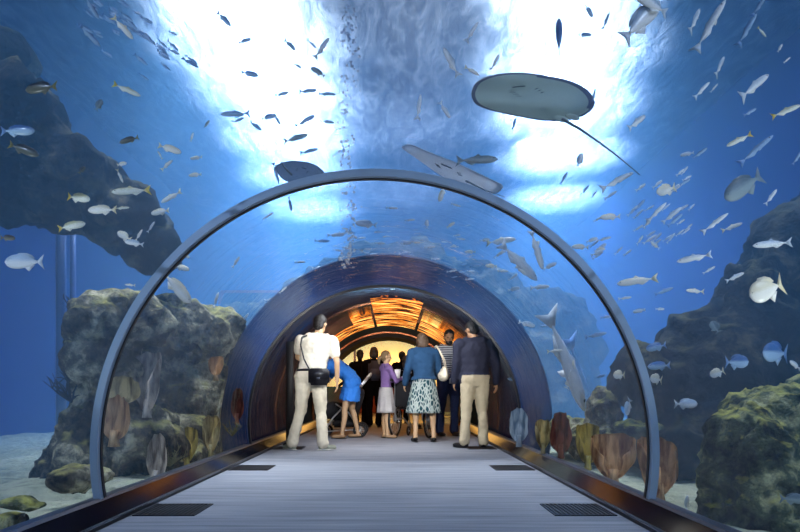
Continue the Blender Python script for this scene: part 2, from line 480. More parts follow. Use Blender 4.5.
m_grate = plain('grate_black', srgb(20, 24, 36), 0.4, 0.5)
gl_ = []
def grate(x, y, lab):
    t = empty('floor_grate', (x, y, 0)); tag(t, lab, 'floor grate', 'air grates in the carpet')
    bm = bmesh.new(); box(bm, (0, 0, .001), (.36, .36, .003)); obj('backing', bm, m_black, t, smooth=False)
    bm = bmesh.new()
    for sx in (-1, 1): box(bm, (sx * .18, 0, .004), (.012, .372, .006)); box(bm, (0, sx * .18, .004), (.372, .012, .006))
    obj('frame', bm, m_grate, t, smooth=False)
    bm = bmesh.new()
    for i in range(13): box(bm, (-.16 + i * .32 / 12, 0, .005), (.010, .35, .005))
    obj('slat', bm, m_grate, t, smooth=False)
grate(-1.375, 3.76, 'nearest black floor grate along the left carpet edge')
grate(-1.375, 5.84, 'middle black floor grate along the left carpet edge')
grate(-1.375, 7.92, 'farthest black floor grate on the left, beside the white-shirted man')
grate(1.145, 3.76, 'nearest black floor grate along the right carpet edge')
grate(1.145, 5.84, 'middle black floor grate along the right carpet edge')
grate(1.145, 7.92, 'farthest black floor grate on the right, in front of the navy-shirted man')

# ---------------------------------------------------------------- lights
def spot(name, loc, aim, power, col, angle=80, blend=1.0, rad=0.15):
    l = bpy.data.lights.new(name, 'SPOT'); l.energy = power; l.color = col; l.spot_size = math.radians(angle); l.spot_blend = blend
    l.shadow_soft_size = rad
    o = bpy.data.objects.new(name, l); COL.objects.link(o); o.location = loc
    o.rotation_euler = (Vector(aim) - Vector(loc)).to_track_quat('-Z', 'Y').to_euler()
    return o
def area(name, loc, aim, power, col, sx, sy):
    l = bpy.data.lights.new(name, 'AREA'); l.shape = 'RECTANGLE'; l.size = sx; l.size_y = sy; l.energy = power; l.color = col
    o = bpy.data.objects.new(name, l); COL.objects.link(o); o.location = loc
    o.rotation_euler = (Vector(aim) - Vector(loc)).to_track_quat('-Z', 'Y').to_euler()
    return o
WARM = (1.0, 0.88, 0.70)
for x, y, pw in ((-2.4, 3.2, 500), (-2.6, 6.0, 900), (-2.5, 8.6, 11000), (-2.5, 10.4, 14000), (-2.4, 12.2, 15000), (-2.5, 14.2, 16000), (-2.6, 16.6, 17000), (-2.8, 19.6, 18000)):
    spot('tank_lamp', (x, y, 9.0), (x + .1, y, 0), pw, WARM, 84 if y > 10 else 76)
for x, y, pw in ((2.9, 3.0, 400), (3.0, 6.0, 700), (2.7, 8.8, 12000), (3.1, 10.8, 13000), (3.6, 12.8, 19000), (4.3, 15.2, 23000), (5.0, 18.5, 24000)):
    spot('tank_lamp', (x, y, 9.0), (x - .1, y, 0), pw, WARM, 82 if y > 10 else 76)
for y, pw in ((10.0, 1500), (13.5, 2300), (18.0, 3000)):
    spot('centre_fill', (.3, y, 9.6), (.3, y, 0), pw, WARM, 90)  # added fill, lightens the band between the two lamp rows
for x, y, pw in ((-2.7, 8.0, 15000), (-2.2, 10.5, 60000), (-2.4, 5.8, 3000), (-1.9, 13.5, 60000), (2.9, 8.0, 12000), (3.2, 11.0, 52000), (3.4, 14.5, 52000), (2.6, 5.6, 1500)):
    spot('shaft_lamp', (x, y, 8.2), (x + .1, y + .2, 0), pw, WARM, 36, 1.0, .12)
for x in (-5.0, 4.6):
    spot('front_fill', (x, -2.9, 5.6), (x * .55, 5.5, .6), 3600, (1.0, .97, .9), 80)  # added fill from behind the camera to brighten the fish
for x, y, pw, an in ((2.6, 3.6, 3200, 30), (-2.6, 4.9, 5000, 34), (3.6, 5.0, 1800, 40), (-1.9, 6.2, 3000, 28), (1.9, 5.0, 2200, 30)):
    spot('reef_fill', (x, y - .6, 8.4), (x, y + .1, 0), pw, WARM, an, .8, .08)  # unseen spots added to pick out the tops of near rocks
for x in (-2.6, 2.5):
    spot('under_fill', (x, 1.6, .35), (x * .4, 4.0, 3.2), 150, (.95, 1.0, .92), 80, 1.0, .08)  # added out-of-view fill from below, brightens the stingray belly
area('walk_fill', (CX, -2.0, 1.85), (CX, 5.0, .4), 34, (0.92, 0.96, 1.0), 1.6, .5)  # made-up fill behind the camera for the walkway
for x in (-.9, 0, .9):
    spot('group_fill', (CX + x, 5.4, 1.55), (CX + x * .8, 9.2, .7), 250, (1.0, .97, .92), 70, 1, .04)  # added fill hanging in the tunnel, aimed at the people; no fixture
area('vestibule_fill', (CX, 7.55, 2.11), (CX, 8.2, 0), 75, (.93, .96, 1.0), 1.0, .4)  # unseen fill, added to even out the floor under the people
area('hall_lamp', (CX, 18, 2.95), (CX, 18, 0), 220, (1.0, .55, .15), 3, 3)

# ================================================================ rocks
def rock(name, label, blobs, voxel, amp, mat, cat='rock', seed=0, group=None, cut=False):
    """blobs: (px, py, Y, rx, ry, rz) in metres, fused and weathered"""
    bm = bmesh.new(); ys = []
    for px, py, Y, rx, ry, rz in blobs:
        sphere(bm, P(px, py, Y), (rx, ry, rz), sub=3)
    me = remeshed(bm, voxel, 3)
    off = Vector((seed * 7.3, seed * 3.1, seed * 1.7))
    vn = [v.normal.copy() for v in me.vertices]
    for v, n_ in zip(me.vertices, vn):
        p = v.co + off
        q = p / max(amp / .10, .9)
        d = 0.6 * fbm(q, 2, 1.1) + 0.75 * (0.4 - abs(noise.noise(q * 3.1)) * 1.6) + 0.55 * (0.3 - abs(noise.noise(q * 7.5)) * 1.5) + 0.25 * fbm(q, 3, 13.0)
        # ledges: strata that break the slope
        d += 0.3 * math.sin(9.0 * (q.z + 0.45 * noise.noise(q * 1.5)))
        v.co += n_ * d * amp
    if cut:
        b2 = bmesh.new(); b2.from_mesh(me)
        bmesh.ops.delete(b2, geom=[v for v in b2.verts if math.hypot(v.co.x - CX, v.co.z - CZ) < 1.98 and v.co.z > -.3], context='VERTS')
        b2.to_mesh(me); b2.free()
    # keep clear of the walkway
    for v in me.vertices if not cut else ():
        dx = v.co.x - CX; dz = v.co.z - CZ; r = math.hypot(dx, dz)
        lim = CR + .16 + .22 * min(1, max(0, (v.co.y - 6.5) / .4))
        if r < lim and v.co.y < DARK1 + 1:
            k = lim / max(r, .01); v.co.x = CX + dx * k; v.co.z = CZ + dz * k
        if v.co.z < 0.02 and abs(v.co.x - CX) < CR + .2:
            v.co.x = CX + math.copysign(CR + .2, dx)
    me.update()
    o = link(name, me, mat)
    tag(o, label, cat, group)
    return o

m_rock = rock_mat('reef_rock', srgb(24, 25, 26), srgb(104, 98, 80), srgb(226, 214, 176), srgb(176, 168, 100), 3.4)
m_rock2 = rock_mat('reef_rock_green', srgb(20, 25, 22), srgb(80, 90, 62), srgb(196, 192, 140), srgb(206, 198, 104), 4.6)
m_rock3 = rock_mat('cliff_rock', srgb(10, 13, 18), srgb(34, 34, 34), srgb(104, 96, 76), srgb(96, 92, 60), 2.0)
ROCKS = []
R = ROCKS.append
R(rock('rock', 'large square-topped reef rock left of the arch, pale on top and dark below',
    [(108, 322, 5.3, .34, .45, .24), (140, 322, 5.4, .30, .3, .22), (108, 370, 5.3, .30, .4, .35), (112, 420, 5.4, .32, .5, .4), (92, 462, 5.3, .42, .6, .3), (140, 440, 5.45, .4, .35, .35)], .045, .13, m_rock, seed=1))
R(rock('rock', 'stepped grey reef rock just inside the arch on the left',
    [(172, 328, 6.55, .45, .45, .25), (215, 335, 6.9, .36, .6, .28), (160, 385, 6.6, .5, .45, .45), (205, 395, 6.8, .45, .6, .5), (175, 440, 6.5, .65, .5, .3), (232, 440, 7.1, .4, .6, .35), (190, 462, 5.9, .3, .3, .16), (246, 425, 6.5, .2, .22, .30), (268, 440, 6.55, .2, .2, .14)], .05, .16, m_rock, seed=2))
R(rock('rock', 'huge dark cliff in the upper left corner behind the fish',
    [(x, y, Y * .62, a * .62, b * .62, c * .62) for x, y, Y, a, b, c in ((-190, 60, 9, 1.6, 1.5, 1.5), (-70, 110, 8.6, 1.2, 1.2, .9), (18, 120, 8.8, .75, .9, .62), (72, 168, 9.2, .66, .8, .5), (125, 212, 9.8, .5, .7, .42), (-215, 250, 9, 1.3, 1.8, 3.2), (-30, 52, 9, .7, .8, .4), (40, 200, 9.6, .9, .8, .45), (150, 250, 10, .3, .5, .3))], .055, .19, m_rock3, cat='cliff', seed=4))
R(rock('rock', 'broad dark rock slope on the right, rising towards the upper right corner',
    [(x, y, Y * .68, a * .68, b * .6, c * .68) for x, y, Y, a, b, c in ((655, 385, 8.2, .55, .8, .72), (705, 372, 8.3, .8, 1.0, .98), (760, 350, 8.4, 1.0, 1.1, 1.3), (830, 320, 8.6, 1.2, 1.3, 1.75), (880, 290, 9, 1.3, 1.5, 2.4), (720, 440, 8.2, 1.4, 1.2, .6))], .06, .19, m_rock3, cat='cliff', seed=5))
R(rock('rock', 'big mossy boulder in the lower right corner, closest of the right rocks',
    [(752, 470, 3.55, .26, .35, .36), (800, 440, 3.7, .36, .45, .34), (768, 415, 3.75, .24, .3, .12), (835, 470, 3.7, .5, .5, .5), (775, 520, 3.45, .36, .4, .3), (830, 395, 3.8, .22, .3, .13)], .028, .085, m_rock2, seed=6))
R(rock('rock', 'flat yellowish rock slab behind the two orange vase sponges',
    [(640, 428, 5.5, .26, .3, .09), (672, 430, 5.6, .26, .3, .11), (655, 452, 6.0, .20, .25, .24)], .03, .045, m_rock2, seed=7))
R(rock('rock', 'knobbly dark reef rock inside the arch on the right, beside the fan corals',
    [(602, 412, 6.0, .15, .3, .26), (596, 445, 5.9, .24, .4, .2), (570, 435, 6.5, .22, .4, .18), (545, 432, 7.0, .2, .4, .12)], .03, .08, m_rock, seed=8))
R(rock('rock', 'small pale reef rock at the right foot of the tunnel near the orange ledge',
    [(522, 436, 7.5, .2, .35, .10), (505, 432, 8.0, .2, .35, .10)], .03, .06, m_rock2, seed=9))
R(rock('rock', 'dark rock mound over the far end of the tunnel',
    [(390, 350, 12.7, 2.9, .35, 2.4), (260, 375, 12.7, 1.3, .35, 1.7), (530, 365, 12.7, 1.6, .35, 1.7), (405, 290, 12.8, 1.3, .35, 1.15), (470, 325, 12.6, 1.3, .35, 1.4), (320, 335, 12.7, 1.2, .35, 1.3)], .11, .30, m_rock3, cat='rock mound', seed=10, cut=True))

R(rock('rock', 'low weedy stone on the sand at the lower left edge', [(18, 503, 3.3, .10, .12, .05), (34, 507, 3.3, .07, .1, .04)], .018, .03, m_rock2, seed=12))
R(rock('rock', 'small weedy stone in the very corner at lower left', [(8, 524, 2.95, .09, .1, .05)], .018, .03, m_rock2, seed=13))
R(rock('rock', 'knobbly stone on the sand below the big square reef rock', [(72, 480, 3.9, .16, .16, .09), (95, 476, 4.0, .12, .14, .07)], .022, .04, m_rock, seed=14))
# ================================================================ corals and sponges
def wavy_mat(name, c1, c2, scale=14):
    m, nt, out = new_mat(name)
    b = N(nt, 'ShaderNodeBsdfPrincipled', Roughness=0.8)
    tc = N(nt, 'ShaderNodeTexCoord')
    mp = N(nt, 'ShaderNodeMapping'); mp.inputs['Scale'].default_value = (1.6, 1.6, .35); nt.links.new(tc.outputs['Object'], mp.inputs['Vector'])
    no = N(nt, 'ShaderNodeTexNoise', Scale=scale, Detail=5.0, Distortion=.3); nt.links.new(mp.outputs[0], no.inputs['Vector'])
    r = N(nt, 'ShaderNodeValToRGB')
    r.color_ramp.elements[0].position = .38; r.color_ramp.elements[0].color = c1
    r.color_ramp.elements[1].position = .62; r.color_ramp.elements[1].color = c2
    nt.links.new(no.outputs['Fac'], r.inputs['Fac']); nt.links.new(r.outputs['Color'], b.inputs['Base Color'])
    bp = N(nt, 'ShaderNodeBump', Strength=.8, Distance=.02); nt.links.new(no.outputs['Fac'], bp.inputs['Height'])
    nt.links.new(bp.outputs['Normal'], b.inputs['Normal'])
    nt.links.new(b.outputs['BSDF'], out.inputs['Surface'])
    return m
m_sp_or = wavy_mat('sponge_orange', srgb(140, 92, 58), srgb(232, 190, 138))
m_sp_tan = wavy_mat('sponge_tan', srgb(120, 100, 62), srgb(222, 204, 150))
m_sp_pale = wavy_mat('sponge_pale', srgb(120, 108, 100), srgb(226, 214, 200))
m_sp_blue = wavy_mat('coral_blue', srgb(120, 140, 156), srgb(206, 214, 218))
m_sp_red = wavy_mat('coral_red', srgb(80, 34, 30), srgb(150, 84, 66))
m_sp_yel = wavy_mat('coral_yellow', srgb(110, 100, 40), srgb(214, 190, 96))

def fan(label, px, py_top, py_base, wpx, Y, mat, seed, kind='vase'):
    H = (py_base - py_top) * Y / F; W = wpx * Y / F
    base = P(px, py_base, Y)
    rnd = random.Random(seed); t = empty('vase_sponge' if kind == 'vase' else 'fan_coral', base, rnd.uniform(-.5, .5))
    tag(t, label, 'sponge' if kind == 'vase' else 'coral')
    bm = bmesh.new(); nu, nv = 44, 16
    th0, th1 = (-PI * .86, PI * .86) if kind == 'vase' else (-PI * .42, PI * .42)
    g = []
    for j in range(nv + 1):
        v = j / nv; row = []
        for i in range(nu + 1):
            u = i / nu; th = th0 + (th1 - th0) * u + PI / 2
            lob = 1 + .05 * math.sin(th * 7 + seed) * v + .035 * math.sin(th * 17 + 2 * seed) * v + .10 * noise.noise(Vector((u * 5, v * 3, seed)))
            prof = (.20 + .80 * math.sin((v ** .8) * PI * .62) ** .9) * W / 2 * lob
            x = math.cos(th) * prof; y = math.sin(th) * prof * (.55 if kind == 'vase' else .35)
            edge = 1 - .50 * abs(2 * u - 1) ** 2.6 + .018 * math.sin(u * 31 + seed)
            z = v * H * edge * (1 + .05 * noise.noise(Vector((u * 9, v * 9, seed + 5))))
            row.append(bm.verts.new((x, y, z)))
        g.append(row)
    for j in range(nv):
        for i in range(nu): bm.faces.new((g[j][i], g[j][i + 1], g[j + 1][i + 1], g[j + 1][i]))
    r = bmesh.ops.solidify(bm, geom=list(bm.faces), thickness=W * .05)
    obj('cup' if kind == 'vase' else 'fan_blade', bm, mat, t)
    bm = bmesh.new()
    pts = [(0, 0, -.05 * 1), (0, 0, H * .08), (0, .01, H * .2)]
    tube(bm, pts, [W * .16, W * .11, W * .13], 14)
    obj('stalk', bm, mat, t)
    return t
SP = [
 ('orange-brown vase sponge on the right, left of its close neighbour', 613, 434, 479, 42, 4.4, m_sp_or, 1, 'vase'),
 ('tall orange-brown vase sponge standing right beside the steel arch foot', 658, 438, 496, 48, 3.95, m_sp_or, 2, 'vase'),
 ('pale ribbed vase sponge hanging tall on the left rocks', 147, 352, 412, 30, 5.2, m_sp_pale, 3, 'vase'),
 ('rusty brown fan coral low behind the left arch leg', 114, 396, 440, 36, 4.6, m_sp_or, 4, 'fan'),
 ('rounded tan fan coral beside the left arch leg, above the rusty one', 121, 376, 404, 36, 4.7, m_sp_tan, 5, 'fan'),
 ('small yellow vase sponge at the foot of the left rocks', 187, 428, 462, 20, 5.5, m_sp_yel, 6, 'vase'),
 ('small tan vase sponge at the foot of the left rocks', 211, 416, 452, 18, 5.9, m_sp_tan, 7, 'vase'),
 ('reddish oval fan coral near the dark post on the left', 237, 388, 420, 15, 6.6, m_sp_red, 8, 'fan'),
 ('pale blue fan coral at the right foot of the dark tunnel', 519, 408, 442, 20, 6.3, m_sp_blue, 9, 'fan'),
 ('small cream vase sponge right of the pale blue fan coral', 543, 420, 449, 16, 5.9, m_sp_tan, 10, 'vase'),
 ('dark red fan coral in the middle of the right reef', 561, 412, 453, 22, 5.6, m_sp_red, 11, 'fan'),
 ('olive vase sponge right of the dark red fan coral', 588, 424, 464, 24, 5.0, m_sp_yel, 12, 'vase'),
 ('white frilly fan coral low on the left beside the walkway', 156, 434, 480, 24, 4.8, m_sp_pale, 13, 'fan'),
 ('orange round sponge low on the left rock face', 216, 356, 376, 17, 6.15, m_sp_or, 14, 'vase'),
]
for a in SP: fan(*a)

def branching(label, px, py, Y, H, mat, seed, n=7):
    rnd = random.Random(seed); t = empty('sea_whip', P(px, py, Y)); tag(t, label, 'coral')
    for k in range(n):
        bm = bmesh.new(); a = rnd.uniform(-1.25, 1.25); b = rnd.uniform(-.6, .6)
        pts = []; p = Vector((0, 0, 0)); d = Vector((math.sin(a), b, math.cos(a))).normalized()
        for i in range(7):
            pts.append(p.copy()); p += d * H / 6; d = (d + Vector((rnd.uniform(-.3, .3), rnd.uniform(-.2, .2), .12))).normalized()
        tube(bm, pts, [H * .035 * (1 - i / 8) for i in range(7)], 7)
        for q in range(4):
            s = pts[rnd.randint(1, 5)]; e = Vector((rnd.uniform(-1, 1), rnd.uniform(-.5, .5), rnd.uniform(0, 1))).normalized() * H * .3
            tube(bm, [s, s + e * .5 + Vector((0, 0, .01)), s + e], [H * .02, H * .015, H * .007], 6)
        obj('branch', bm, mat, t)
m_whip = plain('whip_dark', srgb(34, 44, 50), .9)
m_whip2 = plain('whip_olive', srgb(104, 104, 74), .9)
branching('dark twiggy coral clinging to the side of the square rock', 79, 316, 5.2, .22, m_whip, 1)
branching('dark twiggy coral halfway down beside the square rock', 77, 344, 5.2, .17, m_whip, 2, 5)
branching('bushy dark coral at the lower left of the square rock', 72, 402, 5.1, .30, m_whip, 3, 12)
branching('olive twiggy coral on the ground at the left reef', 232, 436, 6.0, .16, m_whip2, 4, 9)
branching('olive twiggy coral low between the left sponges', 170, 466, 5.2, .2, m_whip2, 5, 9)

# tall pale pipe in the left part of the tank, and one beside it
m_pipe = plain('pipe_pale', srgb(60, 92, 150), .35)
for px, r_, lab in ((73, .035, 'thin bright vertical pipe left of the square rock'), (61, .06, 'thick bluish vertical pipe at the far left of the tank')):
    bm = bmesh.new(); q = P(px, 400, 7.6); tube(bm, [(q.x, q.y, 0.0), (q.x, q.y, 1.5), (q.x, q.y, 3.2)], r_, 16)
    tag(obj('pipe', bm, m_pipe), lab, 'pipe')
# bubbles rising in the bright column
bm = bmesh.new(); rnd = random.Random(5)
for k in range(420):
    z = rnd.uniform(.0, 1.0) ; px = 347 + rnd.gauss(0, 5) + 4 * math.sin(z * 12); py = 268 - z * 330
    if 45 < py < 130 and rnd.random() < .5: continue
    sphere(bm, P(px, py, 6.5 + rnd.uniform(-.35, .35)), rnd.uniform(.006, .02), sub=1)
m_bub, nt, out = new_mat('bubble')
ms = N(nt, 'ShaderNodeMixShader', Fac=.45); m2_ = N(nt, 'ShaderNodeMixShader', Fac=.35)
nt.links.new(N(nt, 'ShaderNodeBsdfTransparent').outputs[0], ms.inputs[1]); nt.links.new(N(nt, 'ShaderNodeBsdfTranslucent', Color=(1, 1, 1, 1)).outputs[0], ms.inputs[2])
nt.links.new(ms.outputs[0], m2_.inputs[1]); nt.links.new(N(nt, 'ShaderNodeBsdfGlossy', Roughness=.1).outputs[0], m2_.inputs[2]); nt.links.new(m2_.outputs[0], out.inputs['Surface'])
tag(obj('bubbles', bm, m_bub), 'column of bright air bubbles rising above the arch', 'bubbles', kind='stuff')

# ================================================================ fish
def fish_mat(name, back, belly, tail, spots=0.0, rough=.3):
    m, nt, out = new_mat(name)
    b = N(nt, 'ShaderNodeBsdfPrincipled', Roughness=rough, Metallic=.0)
    tc = N(nt, 'ShaderNodeTexCoord'); sx = N(nt, 'ShaderNodeSeparateXYZ'); nt.links.new(tc.outputs['Object'], sx.inputs[0])
    no = N(nt, 'ShaderNodeTexNoise', Scale=14.0, Detail=3.0); nt.links.new(tc.outputs['Object'], no.inputs['Vector'])
    ma = N(nt, 'ShaderNodeMath', operation='MULTIPLY_ADD'); ma.inputs[1].default_value = .10 + spots
    nt.links.new(no.outputs['Fac'], ma.inputs[0]); nt.links.new(sx.outputs['Z'], ma.inputs[2])
    mr = N(nt, 'ShaderNodeMapRange'); mr.inputs['From Min'].default_value = .04 + spots / 2; mr.inputs['From Max'].default_value = .14 + spots / 2
    nt.links.new(ma.outputs[0], mr.inputs['Value'])
    mx = N(nt, 'ShaderNodeMix', data_type='RGBA'); mx.inputs['A'].default_value = belly; mx.inputs['B'].default_value = back
    nt.links.new(mr.outputs[0], mx.inputs['Factor'])
    m2 = N(nt, 'ShaderNodeMapRange'); m2.inputs['From Min'].default_value = -.30; m2.inputs['From Max'].default_value = -.42
    nt.links.new(sx.outputs['X'], m2.inputs['Value'])
    mx2 = N(nt, 'ShaderNodeMix', data_type='RGBA'); mx2.inputs['B'].default_value = tail
    nt.links.new(m2.outputs[0], mx2.inputs['Factor']); nt.links.new(mx.outputs['Result'], mx2.inputs['A'])
    nt.links.new(mx2.outputs['Result'], b.inputs['Base Color'])
    nt.links.new(b.outputs['BSDF'], out.inputs['Surface'])
    return m
FM = {
 'silver': fish_mat('fish_silver', srgb(172, 192, 208), srgb(250, 250, 246), srgb(214, 224, 230)),
 'yellow': fish_mat('fish_yellowtail', srgb(192, 188, 140), srgb(252, 250, 230), srgb(236, 204, 70)),
 'cream': fish_mat('fish_cream', srgb(240, 230, 200), srgb(255, 250, 236), srgb(240, 226, 180)),
 'dark': fish_mat('fish_dark', srgb(28, 34, 40), srgb(96, 98, 84), srgb(120, 112, 50), .1),
 'grey': fish_mat('fish_grey', srgb(92, 112, 122), srgb(150, 166, 168), srgb(120, 138, 146), rough=.45),
 'blue': fish_mat('fish_blue', srgb(70, 112, 168), srgb(168, 200, 226), srgb(110, 150, 200)),
}
m_eye = plain('fish_eye', srgb(10, 12, 16), .15, spec=.8)
m_gold = plain('eye_rim', srgb(225, 210, 150), .3)
SHAPES = {'slim': (.095, .06), 'mid': (.145, .075), 'deep': (.20, .08), 'disc': (.31, .07), 'long': (.07, .05)}

def f_body(bm, kind):
    h, wd = SHAPES[kind]; n = 16; seg = 14; rings = []
    for i in range(n + 1):
        t = i / n; x = .5 - t * .86
        s = math.sin(PI * min(1, t ** .72 * 1.0)) ** .75 if t < 1 else 0
        s = max(s, .0)
        ped = .16 if kind != 'disc' else .09
        hh = h * max(s, ped * (t > .5)) ; ww = wd * max(s ** 1.1, .22 * (t > .5))
        if i == 0: hh = ww = .006
        zc = .012 * math.sin(PI * t) * (1 if kind != 'slim' else .4)
        rings.append([bm.verts.new((x, ww * math.sin(2 * PI * k / seg), zc + hh * math.cos(2 * PI * k / seg))) for k in range(seg)])
    for a, b in zip(rings, rings[1:]):
        for k in range(seg): bm.faces.new((a[k], a[(k + 1) % seg], b[(k + 1) % seg], b[k]))
    bm.faces.new(rings[0]); bm.faces.new(rings[-1])
def slab(bm, poly, y=0, th=.012, tilt=None):
    """thin fin: polygon in x,z with a real thickness"""
    A = [bm.verts.new((x, y + th / 2, z)) for x, z in poly]; B = [bm.verts.new((x, y - th / 2, z)) for x, z in poly]
    n = len(poly)
    bm.faces.new(A); bm.faces.new(list(reversed(B)))
    for i in range(n): bm.faces.new((A[i], A[(i + 1) % n], B[(i + 1) % n], B[i]))
    if tilt:
        for v in A + B: v.co = tilt @ v.co
def f_tail(bm, kind):
    h = max(.13, SHAPES[kind][0] * .95)
    slab(bm, [(-.34, .02), (-.42, h * .55), (-.52, h * 1.1), (-.465, .0), (-.52, -h * 1.1), (-.42, -h * .55), (-.34, -.02)])
def f_dorsal(bm, kind):
    h = SHAPES[kind][0]
    if kind in ('slim', 'long'):
        slab(bm, [(.12, h * .85), (.02, h * 1.55), (-.06, h * .95), (-.2, h * .72), (-.05, h * .55)])
    else:
        slab(bm, [(.24, h * .8), (.12, h * 1.25), (-.08, h * 1.22), (-.22, h * .92), (-.29, h * .5), (-.1, h * .4), (.1, h * .5)])
def f_anal(bm, kind):
    h = SHAPES[kind][0]
    slab(bm, [(-.02, -h * .8), (-.12, -h * 1.3), (-.2, -h * .85), (-.28, -h * .45), (-.12, -h * .4)])
def f_pect(bm, kind, s):
    wd = SHAPES[kind][1]
    R_ = Matrix.Translation((.17, s * wd * .75, -.02)) @ Matrix.Rotation(s * .7, 4, 'Z') @ Matrix.Rotation(-s * .5, 4, 'X')
    slab(bm, [(0, .02), (-.13, .0), (-.16, -.05), (-.10, -.055), (0, -.02)], 0, .008, R_)
def f_eye(bm, kind, s):
    h, wd = SHAPES[kind]
    sphere(bm, (.40, s * wd * .50, h * .16 + .005), (.020, .012, .020), sub=2)

MESH1 = {}
def mesh_of(fn, key, mats):
    if key not in MESH1:
        bm = bmesh.new(); fn(bm); me = bpy.data.meshes.new('fish_mesh')
        bmesh.ops.recalc_face_normals(bm, faces=bm.faces); bm.to_mesh(me); bm.free()
        for p in me.polygons: p.use_smooth = True
        me.materials.append(mats); MESH1[key] = me
    return MESH1[key]

def wall_exit(px, py):
    """distance (along y) at which the sight line leaves the walkway"""
    u = (px - VX) / F; v = (VY - py) / F
    a = u * u + v * v; cx = CX; cz = CZ - CAMZ
    b = -2 * (u * cx + v * cz); c = cx * cx + cz * cz - CR * CR
    return (-b + math.sqrt(b * b - 4 * a * c)) / (2 * a)

dg = bpy.context.evaluated_depsgraph_get(); dg.update()
BV = []
for o in ROCKS:
    me = o.data; BV.append(BVHTree.FromPolygons([v.co for v in me.vertices], [p.vertices for p in me.polygons]))
CAMP = Vector((0, 0, CAMZ))
def rock_Y(px, py):
    d = Vector(((px - VX) / F, 1, (VY - py) / F)); L = d.length; best = 99
    for b in BV:
        h = b.ray_cast(CAMP, d.normalized())
        if h[0] is not None: best = min(best, h[0].y)
    return best

FISH = []   # (object, px, py, descr)
def orient(o, heading_deg, yaw, loc, L, roll=0):
    """heading in the picture plane measured anticlockwise from right, yaw turns it out of that plane"""
    a = math.radians(heading_deg); flip = math.cos(a) < -1e-6
    d = Vector((math.cos(a) * math.cos(yaw), math.sin(yaw), math.sin(a) * math.cos(yaw)))
    up0 = Vector((0, 0, 1)) if abs(d.z) < .95 else Vector((-1 if d.z > 0 else 1, 0, 0))
    y = up0.cross(d).normalized(); z = d.cross(y).normalized()
    Mx = Matrix((d, y, z)).transposed().to_4x4()
    if roll: Mx = Mx @ Matrix.Rotation(roll, 4, 'X')
    q = Mx.to_quaternion()
    o.location = loc; o.rotation_mode = 'QUATERNION'; o.rotation_quaternion = q; o.scale = (L, L, L)

def fish(px, py, lpx, ang, shape='mid', col='silver', label=None, cat='fish', k=None, yaw=None, name='reef_fish', parts=None, rnd=random.Random(77)):
    ex = wall_exit(px, py); ry = rock_Y(px, py)
    kk = k if k is not None else rnd.uniform(1.12, 1.5)
    Y = ex * kk + .15
    lim = ry - .25
    if Y > lim: Y = max(ex + .12, lim)
    yaw = rnd.uniform(-.35, .35) if yaw is None else yaw
    L = lpx * Y / F / max(.6, math.cos(yaw))
    loc = P(px, py, Y)
    hero = (lpx >= 24) if parts is None else parts
    mt = FM[col]
    if hero:
        o = empty(name, loc)
        for nm, fn in (('body', f_body), ('tail_fin', f_tail), ('dorsal_fin', f_dorsal), ('anal_fin', f_anal)):
            link(nm, mesh_of(lambda bm, fn=fn: fn(bm, shape), (shape, col, nm), mt), None, o)
        for s in (-1, 1):
            link('pectoral_fin', mesh_of(lambda bm, s=s: f_pect(bm, shape, s), (shape, col, 'pf', s), mt), None, o)
            link('eye', mesh_of(lambda bm, s=s: f_eye(bm, shape, s), (shape, 'eye', s), m_eye), None, o)
    else:
        def allin(bm):
            f_body(bm, shape); f_tail(bm, shape); f_dorsal(bm, shape); f_anal(bm, shape); f_pect(bm, shape, 1); f_pect(bm, shape, -1)
        o = link(name, mesh_of(allin, (shape, col), mt))
    orient(o, ang, yaw, loc, L)
    FISH.append([o, px, py, lpx, ang, shape, col, label])
    if label: tag(o, label, cat)
    return o

